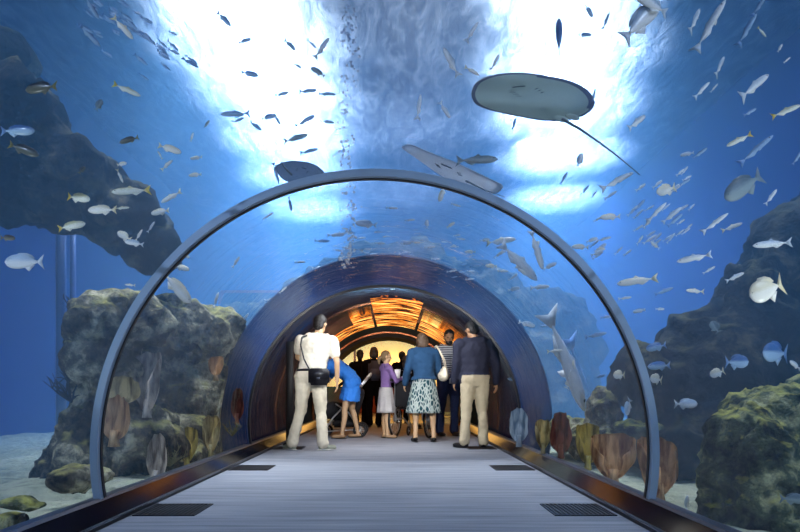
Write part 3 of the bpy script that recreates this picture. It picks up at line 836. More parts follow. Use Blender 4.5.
# --- fish one can pick out, each with its own description
HERO = [
 (24,262,36,182,'deep','silver','big silver fish low at the left edge, above the flat blue water','silver sea bream'),
 (41,88,36,180,'mid','dark','dark brown fish with a yellowish tail before the upper left cliff','brown cliff fish'),
 (18,131,34,0,'mid','blue','dark bluish fish at the left edge below the brown one','bluish left fish'),
 (24,150,30,-20,'mid','dark','olive fish with a yellow snout beneath the bluish one at the left edge','olive left fish'),
 (123,28,28,-48,'slim','cream','pale yellowish fish diving to the lower right at the top left','diving pale fish'),
 (127,90,26,-20,'slim','yellow','slim cream fish with yellow tail alone in the blue, upper left','lone yellow-tailed fish'),
 (90,36,24,-45,'slim','blue','faint blue fish diving left of the pale yellowish one','faint diving fish'),
 (92,8,22,-60,'slim','blue','faint blue fish diving at the top edge, upper left','top edge fish'),
 (99,105,13,70,'deep','grey','small dark-and-white fish turned head-on, upper left','head-on fish'),
 (129,140,19,200,'mid','dark','dark mottled fish above the left fish group','mottled fish'),
 (170,149,22,-15,'mid','cream','cream fish pointing right at the top of the left fish group','cream left fish'),
 (131,191,36,187,'slim','yellow','long cream fish with yellow tail gliding left, middle of the left group','long cream fish'),
 (79,198,27,-12,'mid','yellow','fish with bright yellow tail pointing right, above the pair left of the arch','yellow-tailed dark fish'),
 (102,210,29,180,'mid','cream','bright cream fish facing left with a yellow tail, left of the arch','bright cream fish'),
 (72,226,26,14,'mid','yellow','grey-backed fish with yellow tail, lowest of the three before the dark rock','lowest yellow-tailed fish'),
 (8,238,13,0,'deep','dark','small round dark fish at the very left edge','left edge dot fish'),
 (171,197,24,205,'slim','cream','pale fish gliding down left of the arch top curve','pale gliding fish'),
 (160,212,20,185,'mid','cream','pale fish beneath the gliding one, left of the arch','pale lower fish'),
 (134,243,19,170,'mid','silver','silver fish in the pair just above the square rock','silver pair fish'),
 (177,288,38,-50,'mid','cream','big pale fish diving just inside the arch on the left','big diving pale fish'),
 (182,268,17,-15,'mid','cream','cream fish above the big diving one, touching the arch','cream arch fish'),
 (642,20,60,48,'mid','silver','largest pale fish at the top right, seen from below against the glare','top right giant fish'),
 (650,3,40,160,'mid','silver','pale fish crossing the top edge at the upper right','top crossing fish'),
 (710,26,48,62,'long','silver','long bright streak-like fish climbing steeply at the upper right','steep streak fish'),
 (695,20,34,62,'long','silver','shorter bright fish climbing steeply left of the longer one','short steep fish'),
 (755,86,48,40,'long','silver','long curved silver fish climbing right beneath the top right corner','curved silver fish'),
 (786,111,27,20,'slim','yellow','yellow-backed fish at the right edge, upper right','right edge yellow fish'),
 (739,140,25,205,'slim','yellow','slim yellow fish heading down left above the big grey jack','slim yellow fish'),
 (743,187,46,212,'deep','grey','big grey jack with raised forked tail on the right','big grey jack'),
 (756,150,36,42,'long','blue','thin blue fish climbing above the big grey jack','thin climbing fish'),
 (666,190,24,200,'deep','cream','cream fish with a reddish back left of the big grey jack','reddish cream fish'),
 (637,281,36,186,'slim','cream','cream fish facing left beside the right curve of the arch','cream right fish'),
 (694,258,30,190,'slim','silver','pale fish facing left between the arch and the right rocks','pale centre-right fish'),
 (772,244,36,184,'slim','silver','striped silver fish facing left at the right edge above the dark slope','striped silver fish'),
 (766,290,36,200,'disc','cream','round cream fish in front of the dark slope on the right','round cream fish'),
 (775,353,30,178,'disc','blue','round blue-silver fish at right, above the mossy boulder','round blue fish'),
 (737,362,20,0,'disc','blue','small round blue fish facing right, left of the larger round blue one','small round blue fish'),
 (717,373,13,200,'disc','cream','tiny round white fish low on the right slope','tiny round fish'),
 (715,327,13,120,'disc','grey','little grey fish with curved body on the dark slope','little curved fish'),
 (659,366,26,184,'mid','blue','blue fish with a spread tail just right of the arch','blue spread-tail fish'),
 (656,347,19,192,'deep','blue','blue fish above the spread-tailed one just right of the arch','blue upper fish'),
 (656,379,14,170,'disc','cream','round white fish right against the arch, low right','round arch fish'),
 (619,375,13,180,'disc','cream','round white fish just inside the arch at the right','inner round fish'),
 (628,407,17,250,'disc','silver','upright oval silver fish inside the right arch leg','upright oval fish'),
 (686,404,23,0,'deep','silver','silver fish partly before the mossy boulder, right of the arch leg','boulder fish'),
 (794,499,24,0,'deep','grey','grey forked-tail fish in the lower right corner','corner fish'),
 (687,503,15,80,'mid','silver','small upright silver fish over the sand, lower right','upright sand fish'),
 (477,160,40,-3,'slim','grey','grey fish swimming right above the top of the arch','grey arch-top fish'),
 (559,37,44,85,'mid','blue','blue fish standing upright at the top left of the stingray','upright blue fish'),
 (451,62,32,118,'slim','silver','pale fish standing steeply near the top centre','steep pale fish'),
 (472,71,16,-20,'slim','cream','small cream fish pointing to the stingray, top centre','stingray pointer fish'),
 (318,72,17,145,'mid','grey','dark little fish in the glare, top left of centre','dark glare fish'),
 (235,114,28,186,'slim','blue','blue fish facing left in the glare, upper left','blue glare fish'),
 (224,19,24,-50,'slim','blue','blue fish diving at the top of the left glare','diving glare fish'),
 (296,138,26,12,'slim','grey','grey fish rising right just above the arch, left of centre','rising arch fish'),
 (527,324,17,-15,'mid','silver','silver fish right of the navy-shirted man, inside the arch','silver inner fish'),
 (555,351,16,5,'slim','cream','cream fish right of the silver one inside the arch','cream inner fish'),
 (515,380,17,170,'slim','blue','blue fish low beside the dark tunnel entrance','blue low fish'),
 (596,335,20,10,'slim','blue','blue fish inside the arch near its right curve','blue curve fish'),
 (501,241,30,8,'slim','cream','pale fish in the clear blue right of the arch top','pale clear-water fish'),
 (366,224,22,170,'mid','silver','curved pale fish above the dark mound, centre','curved centre fish'),
 (637,122,26,40,'slim','silver','silver fish climbing right of the stingray tail','tail-side fish'),
 (617,181,36,27,'long','silver','long pale fish near the end of the stingray tail','tail-end fish'),
 (540,287,20,5,'slim','silver','pale arched fish in the blue, right of centre','arched fish'),
 (455,295,15,0,'mid','cream','cream fish above the orange glow, centre','glow fish'),
]
SHORT = {}
for h in HERO:
    o = fish(h[0], h[1], h[2], h[3], h[4], h[5], h[6])
    SHORT[o.name] = h[7]
# long pale shark-like fish bent by the acrylic
for a in ((566, 362, 108, -66, 'long', 'silver', 'very long pale shark-like fish diving inside the right of the arch', 1.25),
          (580, 380, 90, -72, 'long', 'blue', 'second long bluish fish close behind the very long pale one', 1.7),
          (519, 262, 52, -42, 'slim', 'silver', 'large pale fish diving right, below the right curve of the arch', 1.3),
          (537, 250, 40, -70, 'slim', 'silver', 'large pale fish diving steeply beside the right curve of the arch', 1.2)):
    o = fish(*a[:7], k=a[7], yaw=0.2); SHORT[o.name] = 'long pale fish'

# --- the many smaller ones
SMALL = [ # px, py, len, heading, shape, colour
 (160,155,9,120,'slim','cream'),(167,165,15,50,'slim','cream'),(122,164,9,20,'deep','cream'),(120,176,13,-70,'slim','cream'),(82,170,9,60,'deep','dark'),
 (122,208,13,10,'slim','yellow'),(124,236,17,150,'deep','cream'),(139,235,13,60,'slim','cream'),(151,227,13,55,'slim','silver'),(196,158,12,190,'mid','cream'),
 (195,175,13,185,'mid','cream'),(192,137,9,70,'mid','cream'),(130,285,11,175,'slim','cream'),(171,265,11,150,'mid','cream'),(185,256,11,-20,'mid','cream'),
 (245,41,13,20,'mid','blue'),(250,74,17,-8,'mid','blue'),(290,45,19,-50,'slim','blue'),(312,44,13,-45,'slim','blue'),(322,48,28,60,'long','silver'),
 (282,94,15,5,'slim','blue'),(308,91,18,-5,'slim','blue'),(327,94,17,0,'slim','blue'),(238,120,14,8,'slim','blue'),(269,117,16,5,'mid','blue'),(277,119,13,-60,'slim','blue'),
 (256,126,17,-40,'slim','blue'),(305,121,22,22,'slim','blue'),(327,122,14,3,'slim','blue'),(298,66,11,-40,'slim','blue'),(207,124,8,40,'deep','grey'),
 (309,151,19,5,'slim','blue'),(276,173,20,-75,'long','blue'),(290,204,14,-80,'mid','blue'),(322,241,15,2,'slim','blue'),(336,235,17,3,'slim','silver'),
 (589,11,15,-60,'mid','blue'),(585,35,13,0,'mid','blue'),(495,62,16,60,'slim','silver'),(419,107,26,82,'long','silver'),(445,110,20,-60,'slim','silver'),
 (594,95,12,80,'slim','blue'),(514,124,14,72,'slim','blue'),(472,32,24,60,'long','silver'),(606,21,15,70,'slim','blue'),(747,30,32,62,'long','blue'),
 (720,66,28,60,'long','silver'),(702,90,24,46,'long','silver'),(762,32,13,-45,'slim','yellow'),(780,48,9,60,'mid','silver'),(714,88,10,50,'slim','silver'),
 (760,5,24,55,'long','blue'),(750,112,16,30,'slim','blue'),(580,160,14,75,'deep','silver'),(564,178,13,60,'slim','blue'),
 (442,194,15,250,'deep','cream'),(427,224,9,90,'deep','silver'),(451,225,9,30,'mid','cream'),(456,205,10,-20,'slim','silver'),(470,252,11,180,'mid','cream'),
 (502,253,11,30,'slim','silver'),(537,247,14,70,'mid','cream'),(580,247,16,175,'mid','cream'),(592,240,12,20,'mid','silver'),(597,253,15,25,'slim','silver'),
 (430,247,11,8,'slim','silver'),(406,243,11,5,'mid','silver'),(416,242,10,0,'mid','silver'),(405,253,12,3,'slim','silver'),(687,154,13,190,'mid','silver'),
 (700,153,15,35,'slim','blue'),(685,182,15,30,'slim','blue'),(610,217,20,182,'mid','cream'),(771,197,18,55,'slim','silver'),(657,212,26,45,'long','silver'),
 (672,215,22,40,'slim','silver'),(675,220,18,40,'slim','blue'),(715,223,28,38,'long','silver'),(732,227,20,20,'slim','cream'),(797,158,14,60,'slim','blue'),
 (604,239,13,12,'slim','silver'),(601,249,9,0,'mid','cream'),(695,291,20,178,'slim','cream'),(709,270,12,32,'slim','silver'),(735,277,20,25,'slim','silver'),
 (664,291,19,20,'slim','blue'),(625,298,12,5,'slim','silver'),(639,311,13,190,'mid','silver'),(660,309,9,0,'mid','silver'),(641,310,9,10,'mid','blue'),
 (611,316,13,0,'slim','blue'),(481,324,10,0,'slim','silver'),(546,326,11,180,'slim','blue'),(569,384,10,60,'disc','cream'),(602,376,10,200,'mid','blue'),
 (574,364,9,90,'mid','cream'),(607,317,13,5,'slim','blue'),(491,266,12,180,'mid','cream'),(503,271,11,0,'slim','cream'),(476,266,11,0,'slim','blue'),
 (550,266,14,25,'mid','silver'),(499,254,12,40,'slim','silver'),(513,277,11,35,'slim','silver'),(470,279,9,5,'slim','silver'),(472,283,9,0,'slim','silver'),
 (443,291,9,-30,'slim','silver'),(521,271,14,-40,'slim','cream'),(514,289,12,10,'mid','silver'),(795,365,16,150,'mid','silver'),(787,60,9,40,'slim','silver'),
 (585,190,13,50,'slim','blue'),(640,205,14,50,'slim','blue'),(648,222,14,55,'slim','silver'),(640,240,13,50,'slim','silver'),(655,245,12,140,'mid','silver'),
 (268,216,12,30,'slim','silver'),(236,262,13,60,'slim','silver'),(216,300,16,70,'slim','silver'),(300,262,11,0,'slim','silver'),(318,268,12,5,'slim','silver'),
 (301,285,12,20,'slim','silver'),(270,300,12,0,'slim','silver'),(283,290,10,40,'slim','silver'),(245,318,12,50,'slim','silver'),(262,332,10,45,'slim','silver'),
 (355,262,10,0,'slim','silver'),(372,255,11,8,'slim','silver'),(384,270,10,-5,'slim','silver'),(398,281,10,0,'slim','blue'),(420,268,11,4,'slim','silver'),
 (436,259,10,0,'slim','silver'),(347,248,10,-8,'slim','silver'),(361,238,10,0,'slim','silver'),(380,243,10,3,'slim','silver'),(410,220,10,0,'slim','silver'),
 (392,208,12,-4,'slim','silver'),(423,283,10,0,'slim','blue'),(452,271,10,6,'slim','silver'),(461,239,9,0,'slim','silver'),(485,240,10,10,'mid','silver'),
]
for s in SMALL: fish(*s, parts=False, name='reef_fish')
rnd = random.Random(31)
# the school sweeping down at the upper left, and one at the upper right
SCHOOL = []
for k in range(46):
    t = rnd.random(); s = rnd.gauss(0, 1)
    px = 92 + t * 95 + s * 9; py = 2 + t * 72 - s * 11
    if px > 198 or py < 0 or py > 92: continue
    o = fish(px, py, rnd.uniform(10, 17), -35 + rnd.uniform(-9, 9), 'slim', 'blue', None, parts=False, name='school_fish', k=rnd.uniform(1.5, 2.2))
    SCHOOL.append(FISH.pop()); tag(o, 'little slim blue fish of the school sweeping down at the upper left', 'fish', 'blue school at the upper left')
for k in range(34):
    px = 590 + rnd.random() * 110; py = 190 + (rnd.random()) * 75 - (px - 590) * .25
    o = fish(px, py, rnd.uniform(9, 15), 40 + rnd.uniform(-12, 12), 'slim', 'silver', None, parts=False, name='school_fish', k=rnd.uniform(1.5, 2.2))
    SCHOOL.append(FISH.pop()); tag(o, 'little silver fish of the loose school rising right of the arch', 'fish', 'silver school right of the arch')
for k in range(40):
    px = 330 + rnd.random() * 150; py = 225 + rnd.random() * 70
    o = fish(px, py, rnd.uniform(5, 9), rnd.choice((0, 180)) + rnd.uniform(-12, 12), 'slim', rnd.choice(('silver', 'blue')), None, parts=False, name='school_fish', k=rnd.uniform(1.1, 1.5))
    SCHOOL.append(FISH.pop()); tag(o, 'tiny fish of the distant school over the dark tunnel mouth', 'fish', 'distant school over the tunnel mouth')
# describe every other fish by its look and by the picked-out fish nearest to it
SIZE = lambda l: 'tiny' if l < 10.5 else 'small' if l < 15 else 'medium-sized' if l < 21 else 'long'
def facing(a):
    a = (a + 360) % 360
    return ['facing right', 'climbing right', 'pointing up', 'climbing left', 'facing left', 'diving left', 'pointing down', 'diving right'][int(((a + 22.5) % 360) // 45)]
CN = {'silver': 'silver', 'blue': 'bluish', 'cream': 'cream', 'yellow': 'yellow-tailed', 'dark': 'dark', 'grey': 'grey'}
SN = {'slim': 'slender', 'mid': 'plump', 'deep': 'deep-bodied', 'disc': 'round', 'long': 'streak-like'}
heroes = [f for f in FISH if f[7]]
used = {}
for f in FISH:
    if f[7]: continue
    best = min(heroes, key=lambda h: math.hypot(h[1] - f[1], h[2] - f[2]))
    dx, dy = f[1] - best[1], best[2] - f[2]; a = (math.degrees(math.atan2(dy, dx)) + 360) % 360
    d = ['right of', 'up right of', 'above', 'up left of', 'left of', 'down left of', 'below', 'down right of'][int(((a + 22.5) % 360) // 45)]
    dist = math.hypot(dx, dy); near = 'close ' if dist < 22 else '' if dist < 50 else 'well '
    lab = f"{SIZE(f[3])} {SN[f[5]]} {CN[f[6]]} fish {facing(f[4])}, {near}{d} the {SHORT[best[0].name]}"
    if lab in used:
        lab = lab.replace(' fish ', ' fish nearer it ' if dist < used[lab] else ' fish farther from it ', 1)
    used[lab] = dist
    lab = ' '.join(w for w in lab.split() if w != 'the' or len(lab.split()) <= 16)
    tag(f[0], lab, 'fish', 'small fish swimming around the tunnel')

# ================================================================ stingrays
def ray_mat(name, belly, rim, thin=0.0):
    m, nt, out = new_mat(name)
    b = N(nt, 'ShaderNodeBsdfPrincipled', Roughness=.55)
    tc = N(nt, 'ShaderNodeTexCoord'); sx = N(nt, 'ShaderNodeSeparateXYZ'); nt.links.new(tc.outputs['Object'], sx.inputs[0])
    no = N(nt, 'ShaderNodeTexNoise', Scale=5.0, Detail=4.0); nt.links.new(tc.outputs['Object'], no.inputs['Vector'])
    ge = N(nt, 'ShaderNodeVectorMath', operation='LENGTH')
    cb = N(nt, 'ShaderNodeCombineXYZ'); nt.links.new(sx.outputs['X'], cb.inputs['X']); nt.links.new(sx.outputs['Y'], cb.inputs['Y'])
    nt.links.new(cb.outputs[0], ge.inputs[0])
    mr = N(nt, 'ShaderNodeMapRange'); mr.inputs['From Min'].default_value = .84; mr.inputs['From Max'].default_value = .93
    nt.links.new(ge.outputs['Value'], mr.inputs['Value'])
    m1 = N(nt, 'ShaderNodeMix', data_type='RGBA'); m1.inputs['A'].default_value = tuple(c * .8 for c in belly[:3]) + (1,); m1.inputs['B'].default_value = belly
    nt.links.new(no.outputs['Fac'], m1.inputs['Factor'])
    m2 = N(nt, 'ShaderNodeMix', data_type='RGBA'); m2.inputs['B'].default_value = rim
    nt.links.new(m1.outputs['Result'], m2.inputs['A']); nt.links.new(mr.outputs[0], m2.inputs['Factor'])
    nt.links.new(m2.outputs['Result'], b.inputs['Base Color'])
    if thin:
        tl = N(nt, 'ShaderNodeBsdfTranslucent', Color=belly); ms = N(nt, 'ShaderNodeMixShader', Fac=thin)
        nt.links.new(b.outputs['BSDF'], ms.inputs[1]); nt.links.new(tl.outputs[0], ms.inputs[2]); nt.links.new(ms.outputs[0], out.inputs['Surface'])
    else: nt.links.new(b.outputs['BSDF'], out.inputs['Surface'])
    return m
def stingray(label, c, wv, hv, belly, rim, tail_pts, thin=0.0):
    """c centre; wv half wing vector; hv half length vector towards the snout"""
    t = empty('stingray', c); tag(t, label, 'stingray')
    wl, hl = wv.length, hv.length
    X = wv.normalized(); Yv = (hv - X * hv.dot(X)); Yv.normalize(); Z = X.cross(Yv)
    if Z.dot(CAMP - c) > 0: Z = -Z
    M3 = Matrix((wv, hv, Z * (wl + hl) / 2)).transposed()
    mt = ray_mat('stingray_skin', belly, rim, thin)
    bm = bmesh.new(); nr, na = 16, 64; rows = {}
    def pt(r, a, side):
        ca, sa = math.cos(a), math.sin(a)
        # rounded disc, slightly pointed at snout and wings
        k = 1.0 - .055 * math.cos(4 * a) * -1 * 0 + .05 * abs(math.cos(2 * a)) - .03
        x, y = ca * r * k, sa * r * k
        y *= 1 - .30 * max(0, -x) ** 3; x *= 1.04
        th = .10 * (1 - r ** 2.2) * math.exp(-(x * 1.1) ** 2) + .004
        z = .10 * abs(x) ** 2.2 * math.copysign(1, 1) + side * th * (1.0 if side > 0 else .45) + .03 * math.sin(5 * y + 2 * x)
        return Vector((x, y, z))
    rim_f = []
    top = bm.verts.new(pt(0, 0, 1)); bot = bm.verts.new(pt(0, 0, -1)); T = []; B = []
    for i in range(1, nr + 1):
        r = i / nr
        T.append([bm.verts.new(pt(r, 2 * PI * j / na, 1)) for j in range(na)])
        B.append([bm.verts.new(pt(r, 2 * PI * j / na, -1)) for j in range(na)])
    for j in range(na):
        k = (j + 1) % na
        bm.faces.new((top, T[0][j], T[0][k])); bm.faces.new((bot, B[0][k], B[0][j]))
        for i in range(nr - 1):
            fs = (bm.faces.new((T[i][j], T[i + 1][j], T[i + 1][k], T[i][k])), bm.faces.new((B[i][k], B[i + 1][k], B[i + 1][j], B[i][j])))
            if i >= (13 if math.cos(2 * PI * j / na) > .62 else 14): rim_f += fs
        bm.faces.new((T[-1][j], B[-1][j], B[-1][k], T[-1][k]))
    for f in rim_f: f.material_index = 1
    o = obj('body', bm, mt, t); o.data.transform(M3.to_4x4()); o.data.materials.append(plain('ray_rim', rim, .6))
    # mouth and gill slits on the belly, pelvic fins
    md = plain('ray_mark', srgb(52, 62, 66), .8)
    bm = bmesh.new(); capsule(bm, (-.10, .52, -.05), (.10, .50, -.05), .016, .014); o = obj('mouth', bm, md, t); o.data.transform(M3.to_4x4())
    for s in (-1, 1):
        for q in range(3):
            bm = bmesh.new(); y = .34 - q * .08
            capsule(bm, (s * .19, y, -.052), (s * .27, y + .025, -.048), .008, .006); o = obj('gill_slit', bm, md, t); o.data.transform(M3.to_4x4())
        bm = bmesh.new(); sphere(bm, (s * .12, -.90, -.01), (.12, .16, .02), sub=2); o = obj('pelvic_fin', bm, mt, t); o.data.transform(M3.to_4x4())
    bm = bmesh.new(); n = len(tail_pts)
    tube(bm, [Vector(p) - c for p in tail_pts], [max(.002, .0085 * (1 - i / n)) for i in range(n)], 8)
    obj('tail', bm, plain('ray_tail', srgb(96, 108, 112), .6), t)
    return t
Y0 = 3.5; s_ = Y0 / F
c = P(536, 98, Y0)
tp = [P(562, 119, 3.42), P(580, 129, 3.38), P(600, 143, 3.34), P(620, 158, 3.30), P(640, 175, 3.26)]
stingray('large grey-green stingray overhead with dark rim and long whip tail', c, P(586, 90, 3.58) - c, P(499, 74, 3.34) - c, srgb(206, 222, 206), srgb(96, 104, 124), tp, .22)
Y1 = 5.6; s_ = Y1 / F; c = P(452, 172, Y1)
stingray('pale translucent-looking stingray resting along the top of the arch', c, P(498, 190, 5.7) - c, P(442, 156, 5.3) - c, srgb(244, 244, 244), srgb(225, 230, 235),
         [P(466, 181, 5.4), P(485, 190, 5.2), P(505, 197, 5.1)], .7)
c = P(300, 173, 4.6); s_ = 4.6 / F
stingray('small bluish stingray touching the arch left of its top', c, P(322, 178, 4.7) - c, P(308, 162, 4.5) - c, srgb(170, 190, 210), srgb(120, 145, 175), [P(292, 175, 4.5), P(285, 168, 4.45), P(280, 160, 4.4)], .7)

# ================================================================ people
m_skin = plain('skin_warm', srgb(196, 160, 124), .55, vary=.05)
m_skin2 = plain('skin_olive', srgb(168, 128, 96), .55, vary=.05)
m_shade = plain('dark_clothes_and_shade', srgb(8, 7, 10), .95, spec=.1)  # dark cloth; also backlit shade painted on the silhouettes, skin included
m_hair_d = plain('hair_dark', srgb(24, 20, 20), .5, bump=.6, scale=60)
m_hair_g = plain('hair_brown', srgb(84, 64, 48), .5, bump=.6, scale=60)
m_hair_b = plain('hair_ash', srgb(120, 98, 68), .5, bump=.6, scale=60)
m_white_cl = plain('cream_cloth', srgb(222, 216, 200), .85, bump=.2, scale=20)
m_khaki = plain('pale_trouser', srgb(196, 188, 168), .85, bump=.2, scale=20)
m_chino = plain('beige_chino', srgb(176, 164, 138), .85, bump=.2, scale=20)
m_navy = plain('navy_cloth', srgb(22, 26, 48), .85, bump=.2, scale=20)
m_jean = plain('denim', srgb(34, 50, 92), .85, vary=.3, scale=18, bump=.3)
m_blue_cl = plain('bright_blue_cloth', srgb(38, 116, 206), .8, bump=.25, scale=14)
m_teal = plain('teal_knit', srgb(22, 62, 98), .9, bump=.3, scale=60)
m_purple = plain('purple_knit', srgb(120, 92, 146), .9, bump=.3, scale=60)
m_whiteskirt = plain('white_skirt', srgb(226, 222, 222), .85, bump=.3, scale=14)
m_leather = plain('black_leather', srgb(20, 20, 26), .35, bump=.2, scale=30)
m_creamlea = plain('cream_leather', srgb(226, 214, 190), .45, bump=.2, scale=30)
m_shoe_g = plain('grey_shoe', srgb(128, 132, 118), .7, vary=.3, scale=30)
m_shoe_b = plain('black_shoe', srgb(18, 18, 22), .4)
m_shoe_t = plain('tan_sandal', srgb(150, 120, 90), .6)
m_sole = plain('sole_white', srgb(205, 205, 200), .7)
m_lip = plain('lip', srgb(150, 84, 76), .5)

def pattern_mat(name, a, b_, scale, kind='leaf'):
    m, nt, out = new_mat(name)
    b = N(nt, 'ShaderNodeBsdfPrincipled', Roughness=.85)
    tc = N(nt, 'ShaderNodeTexCoord'); mp = N(nt, 'ShaderNodeMapping')
    nt.links.new(tc.outputs['Object'], mp.inputs['Vector'])
    r = N(nt, 'ShaderNodeValToRGB')
    if kind == 'leaf':
        mp.inputs['Rotation'].default_value = (.3, .8, .5); mp.inputs['Scale'].default_value = (1, 1, .45)
        v = N(nt, 'ShaderNodeTexVoronoi', Scale=scale, feature='DISTANCE_TO_EDGE'); nt.links.new(mp.outputs[0], v.inputs['Vector'])
        nt.links.new(v.outputs['Distance'], r.inputs['Fac'])
        r.color_ramp.elements[0].position = .10; r.color_ramp.elements[1].position = .18
    else:
        wv = N(nt, 'ShaderNodeTexWave', Scale=scale, bands_direction='Z'); nt.links.new(mp.outputs[0], wv.inputs['Vector'])
        nt.links.new(wv.outputs['Color'], r.inputs['Fac'])
        r.color_ramp.elements[0].position = .45; r.color_ramp.elements[1].position = .55
    r.color_ramp.elements[0].color = a; r.color_ramp.elements[1].color = b_
    nt.links.new(r.outputs['Color'], b.inputs['Base Color']); nt.links.new(b.outputs['BSDF'], out.inputs['Surface'])
    return m
m_leaf = pattern_mat('leaf_print', srgb(206, 218, 214), srgb(26, 84, 96), 26)
m_stripe = pattern_mat('stripe_cloth', srgb(62, 70, 92), srgb(196, 202, 208), 8.5, 'stripe')
m_greypat = pattern_mat('grey_print', srgb(168, 172, 184), srgb(62, 66, 84), 34)

BASE = dict(pelvis=(0, 0, .96), waist=(0, 0, 1.08), chest=(0, 0, 1.30), neck=(0, 0, 1.47), head=(0, .01, 1.63),
            hipL=(-.09, 0, .92), hipR=(.09, 0, .92), kneeL=(-.10, .01, .50), kneeR=(.10, .01, .50), ankL=(-.10, -.01, .09), ankR=(.10, -.01, .09),
            shL=(-.185, 0, 1.41), shR=(.185, 0, 1.41), elL=(-.24, -.01, 1.13), elR=(.24, -.01, 1.13), wrL=(-.25, .05, .89), wrR=(.25, .05, .89),
            footL=(-.12, .14, .03), footR=(.12, .14, .03), face=(0, 1, 0))

def hand(bm, wr, el, k, side, grip=.5):
    """palm, four unequal bent fingers and a thumb leaving the side of the palm"""
    wr = Vector(wr); d = (wr - Vector(el)).normalized()
    s = d.cross(Vector((0, 1, 0)))
    if s.length < .2: s = d.cross(Vector((0, 0, 1)))
    s.normalize(); n = d.cross(s).normalized() * -1
    # s: fore-aft width axis of the palm, n: towards the body
    s = Vector((0, 1, 0)) - d * d.y; s.normalize(); n = Vector((-side, 0, 0)); n = (n - d * n.dot(d) - s * n.dot(s)).normalized()
    pc = wr + d * .055 * k
    sphere(bm, pc, (.001, .001, .001), sub=1)
    R_ = Matrix((s, n, d)).transposed().to_4x4()
    vs = sphere(bm, (0, 0, 0), (.042 * k, .018 * k, .055 * k), sub=2)
    for v in vs: v.co = pc + R_ @ v.co
    for i, L in enumerate((.068, .078, .072, .056)):
        b0 = wr + d * .09 * k + s * (.030 - .020 * i) * k
        b1 = b0 + (d * (1 - grip * .4) + n * grip * .6).normalized() * L * .5 * k
        b2 = b1 + (d * (1 - grip) + n * grip).normalized() * L * .5 * k
        capsule(bm, b0, b1, .0095 * k, .009 * k); capsule(bm, b1, b2, .009 * k, .0075 * k)
    t0 = wr + d * .03 * k + s * .032 * k
    t1 = t0 + (s * .6 + d * .7 + n * .2).normalized() * .04 * k
    t2 = t1 + (d * .9 + n * .3).normalized() * .03 * k
    capsule(bm, t0, t1, .013 * k, .011 * k); capsule(bm, t1, t2, .011 * k, .009 * k)

def ellip(bm, c, size, rot=None): sphere(bm, c, size, rot, sub=3)

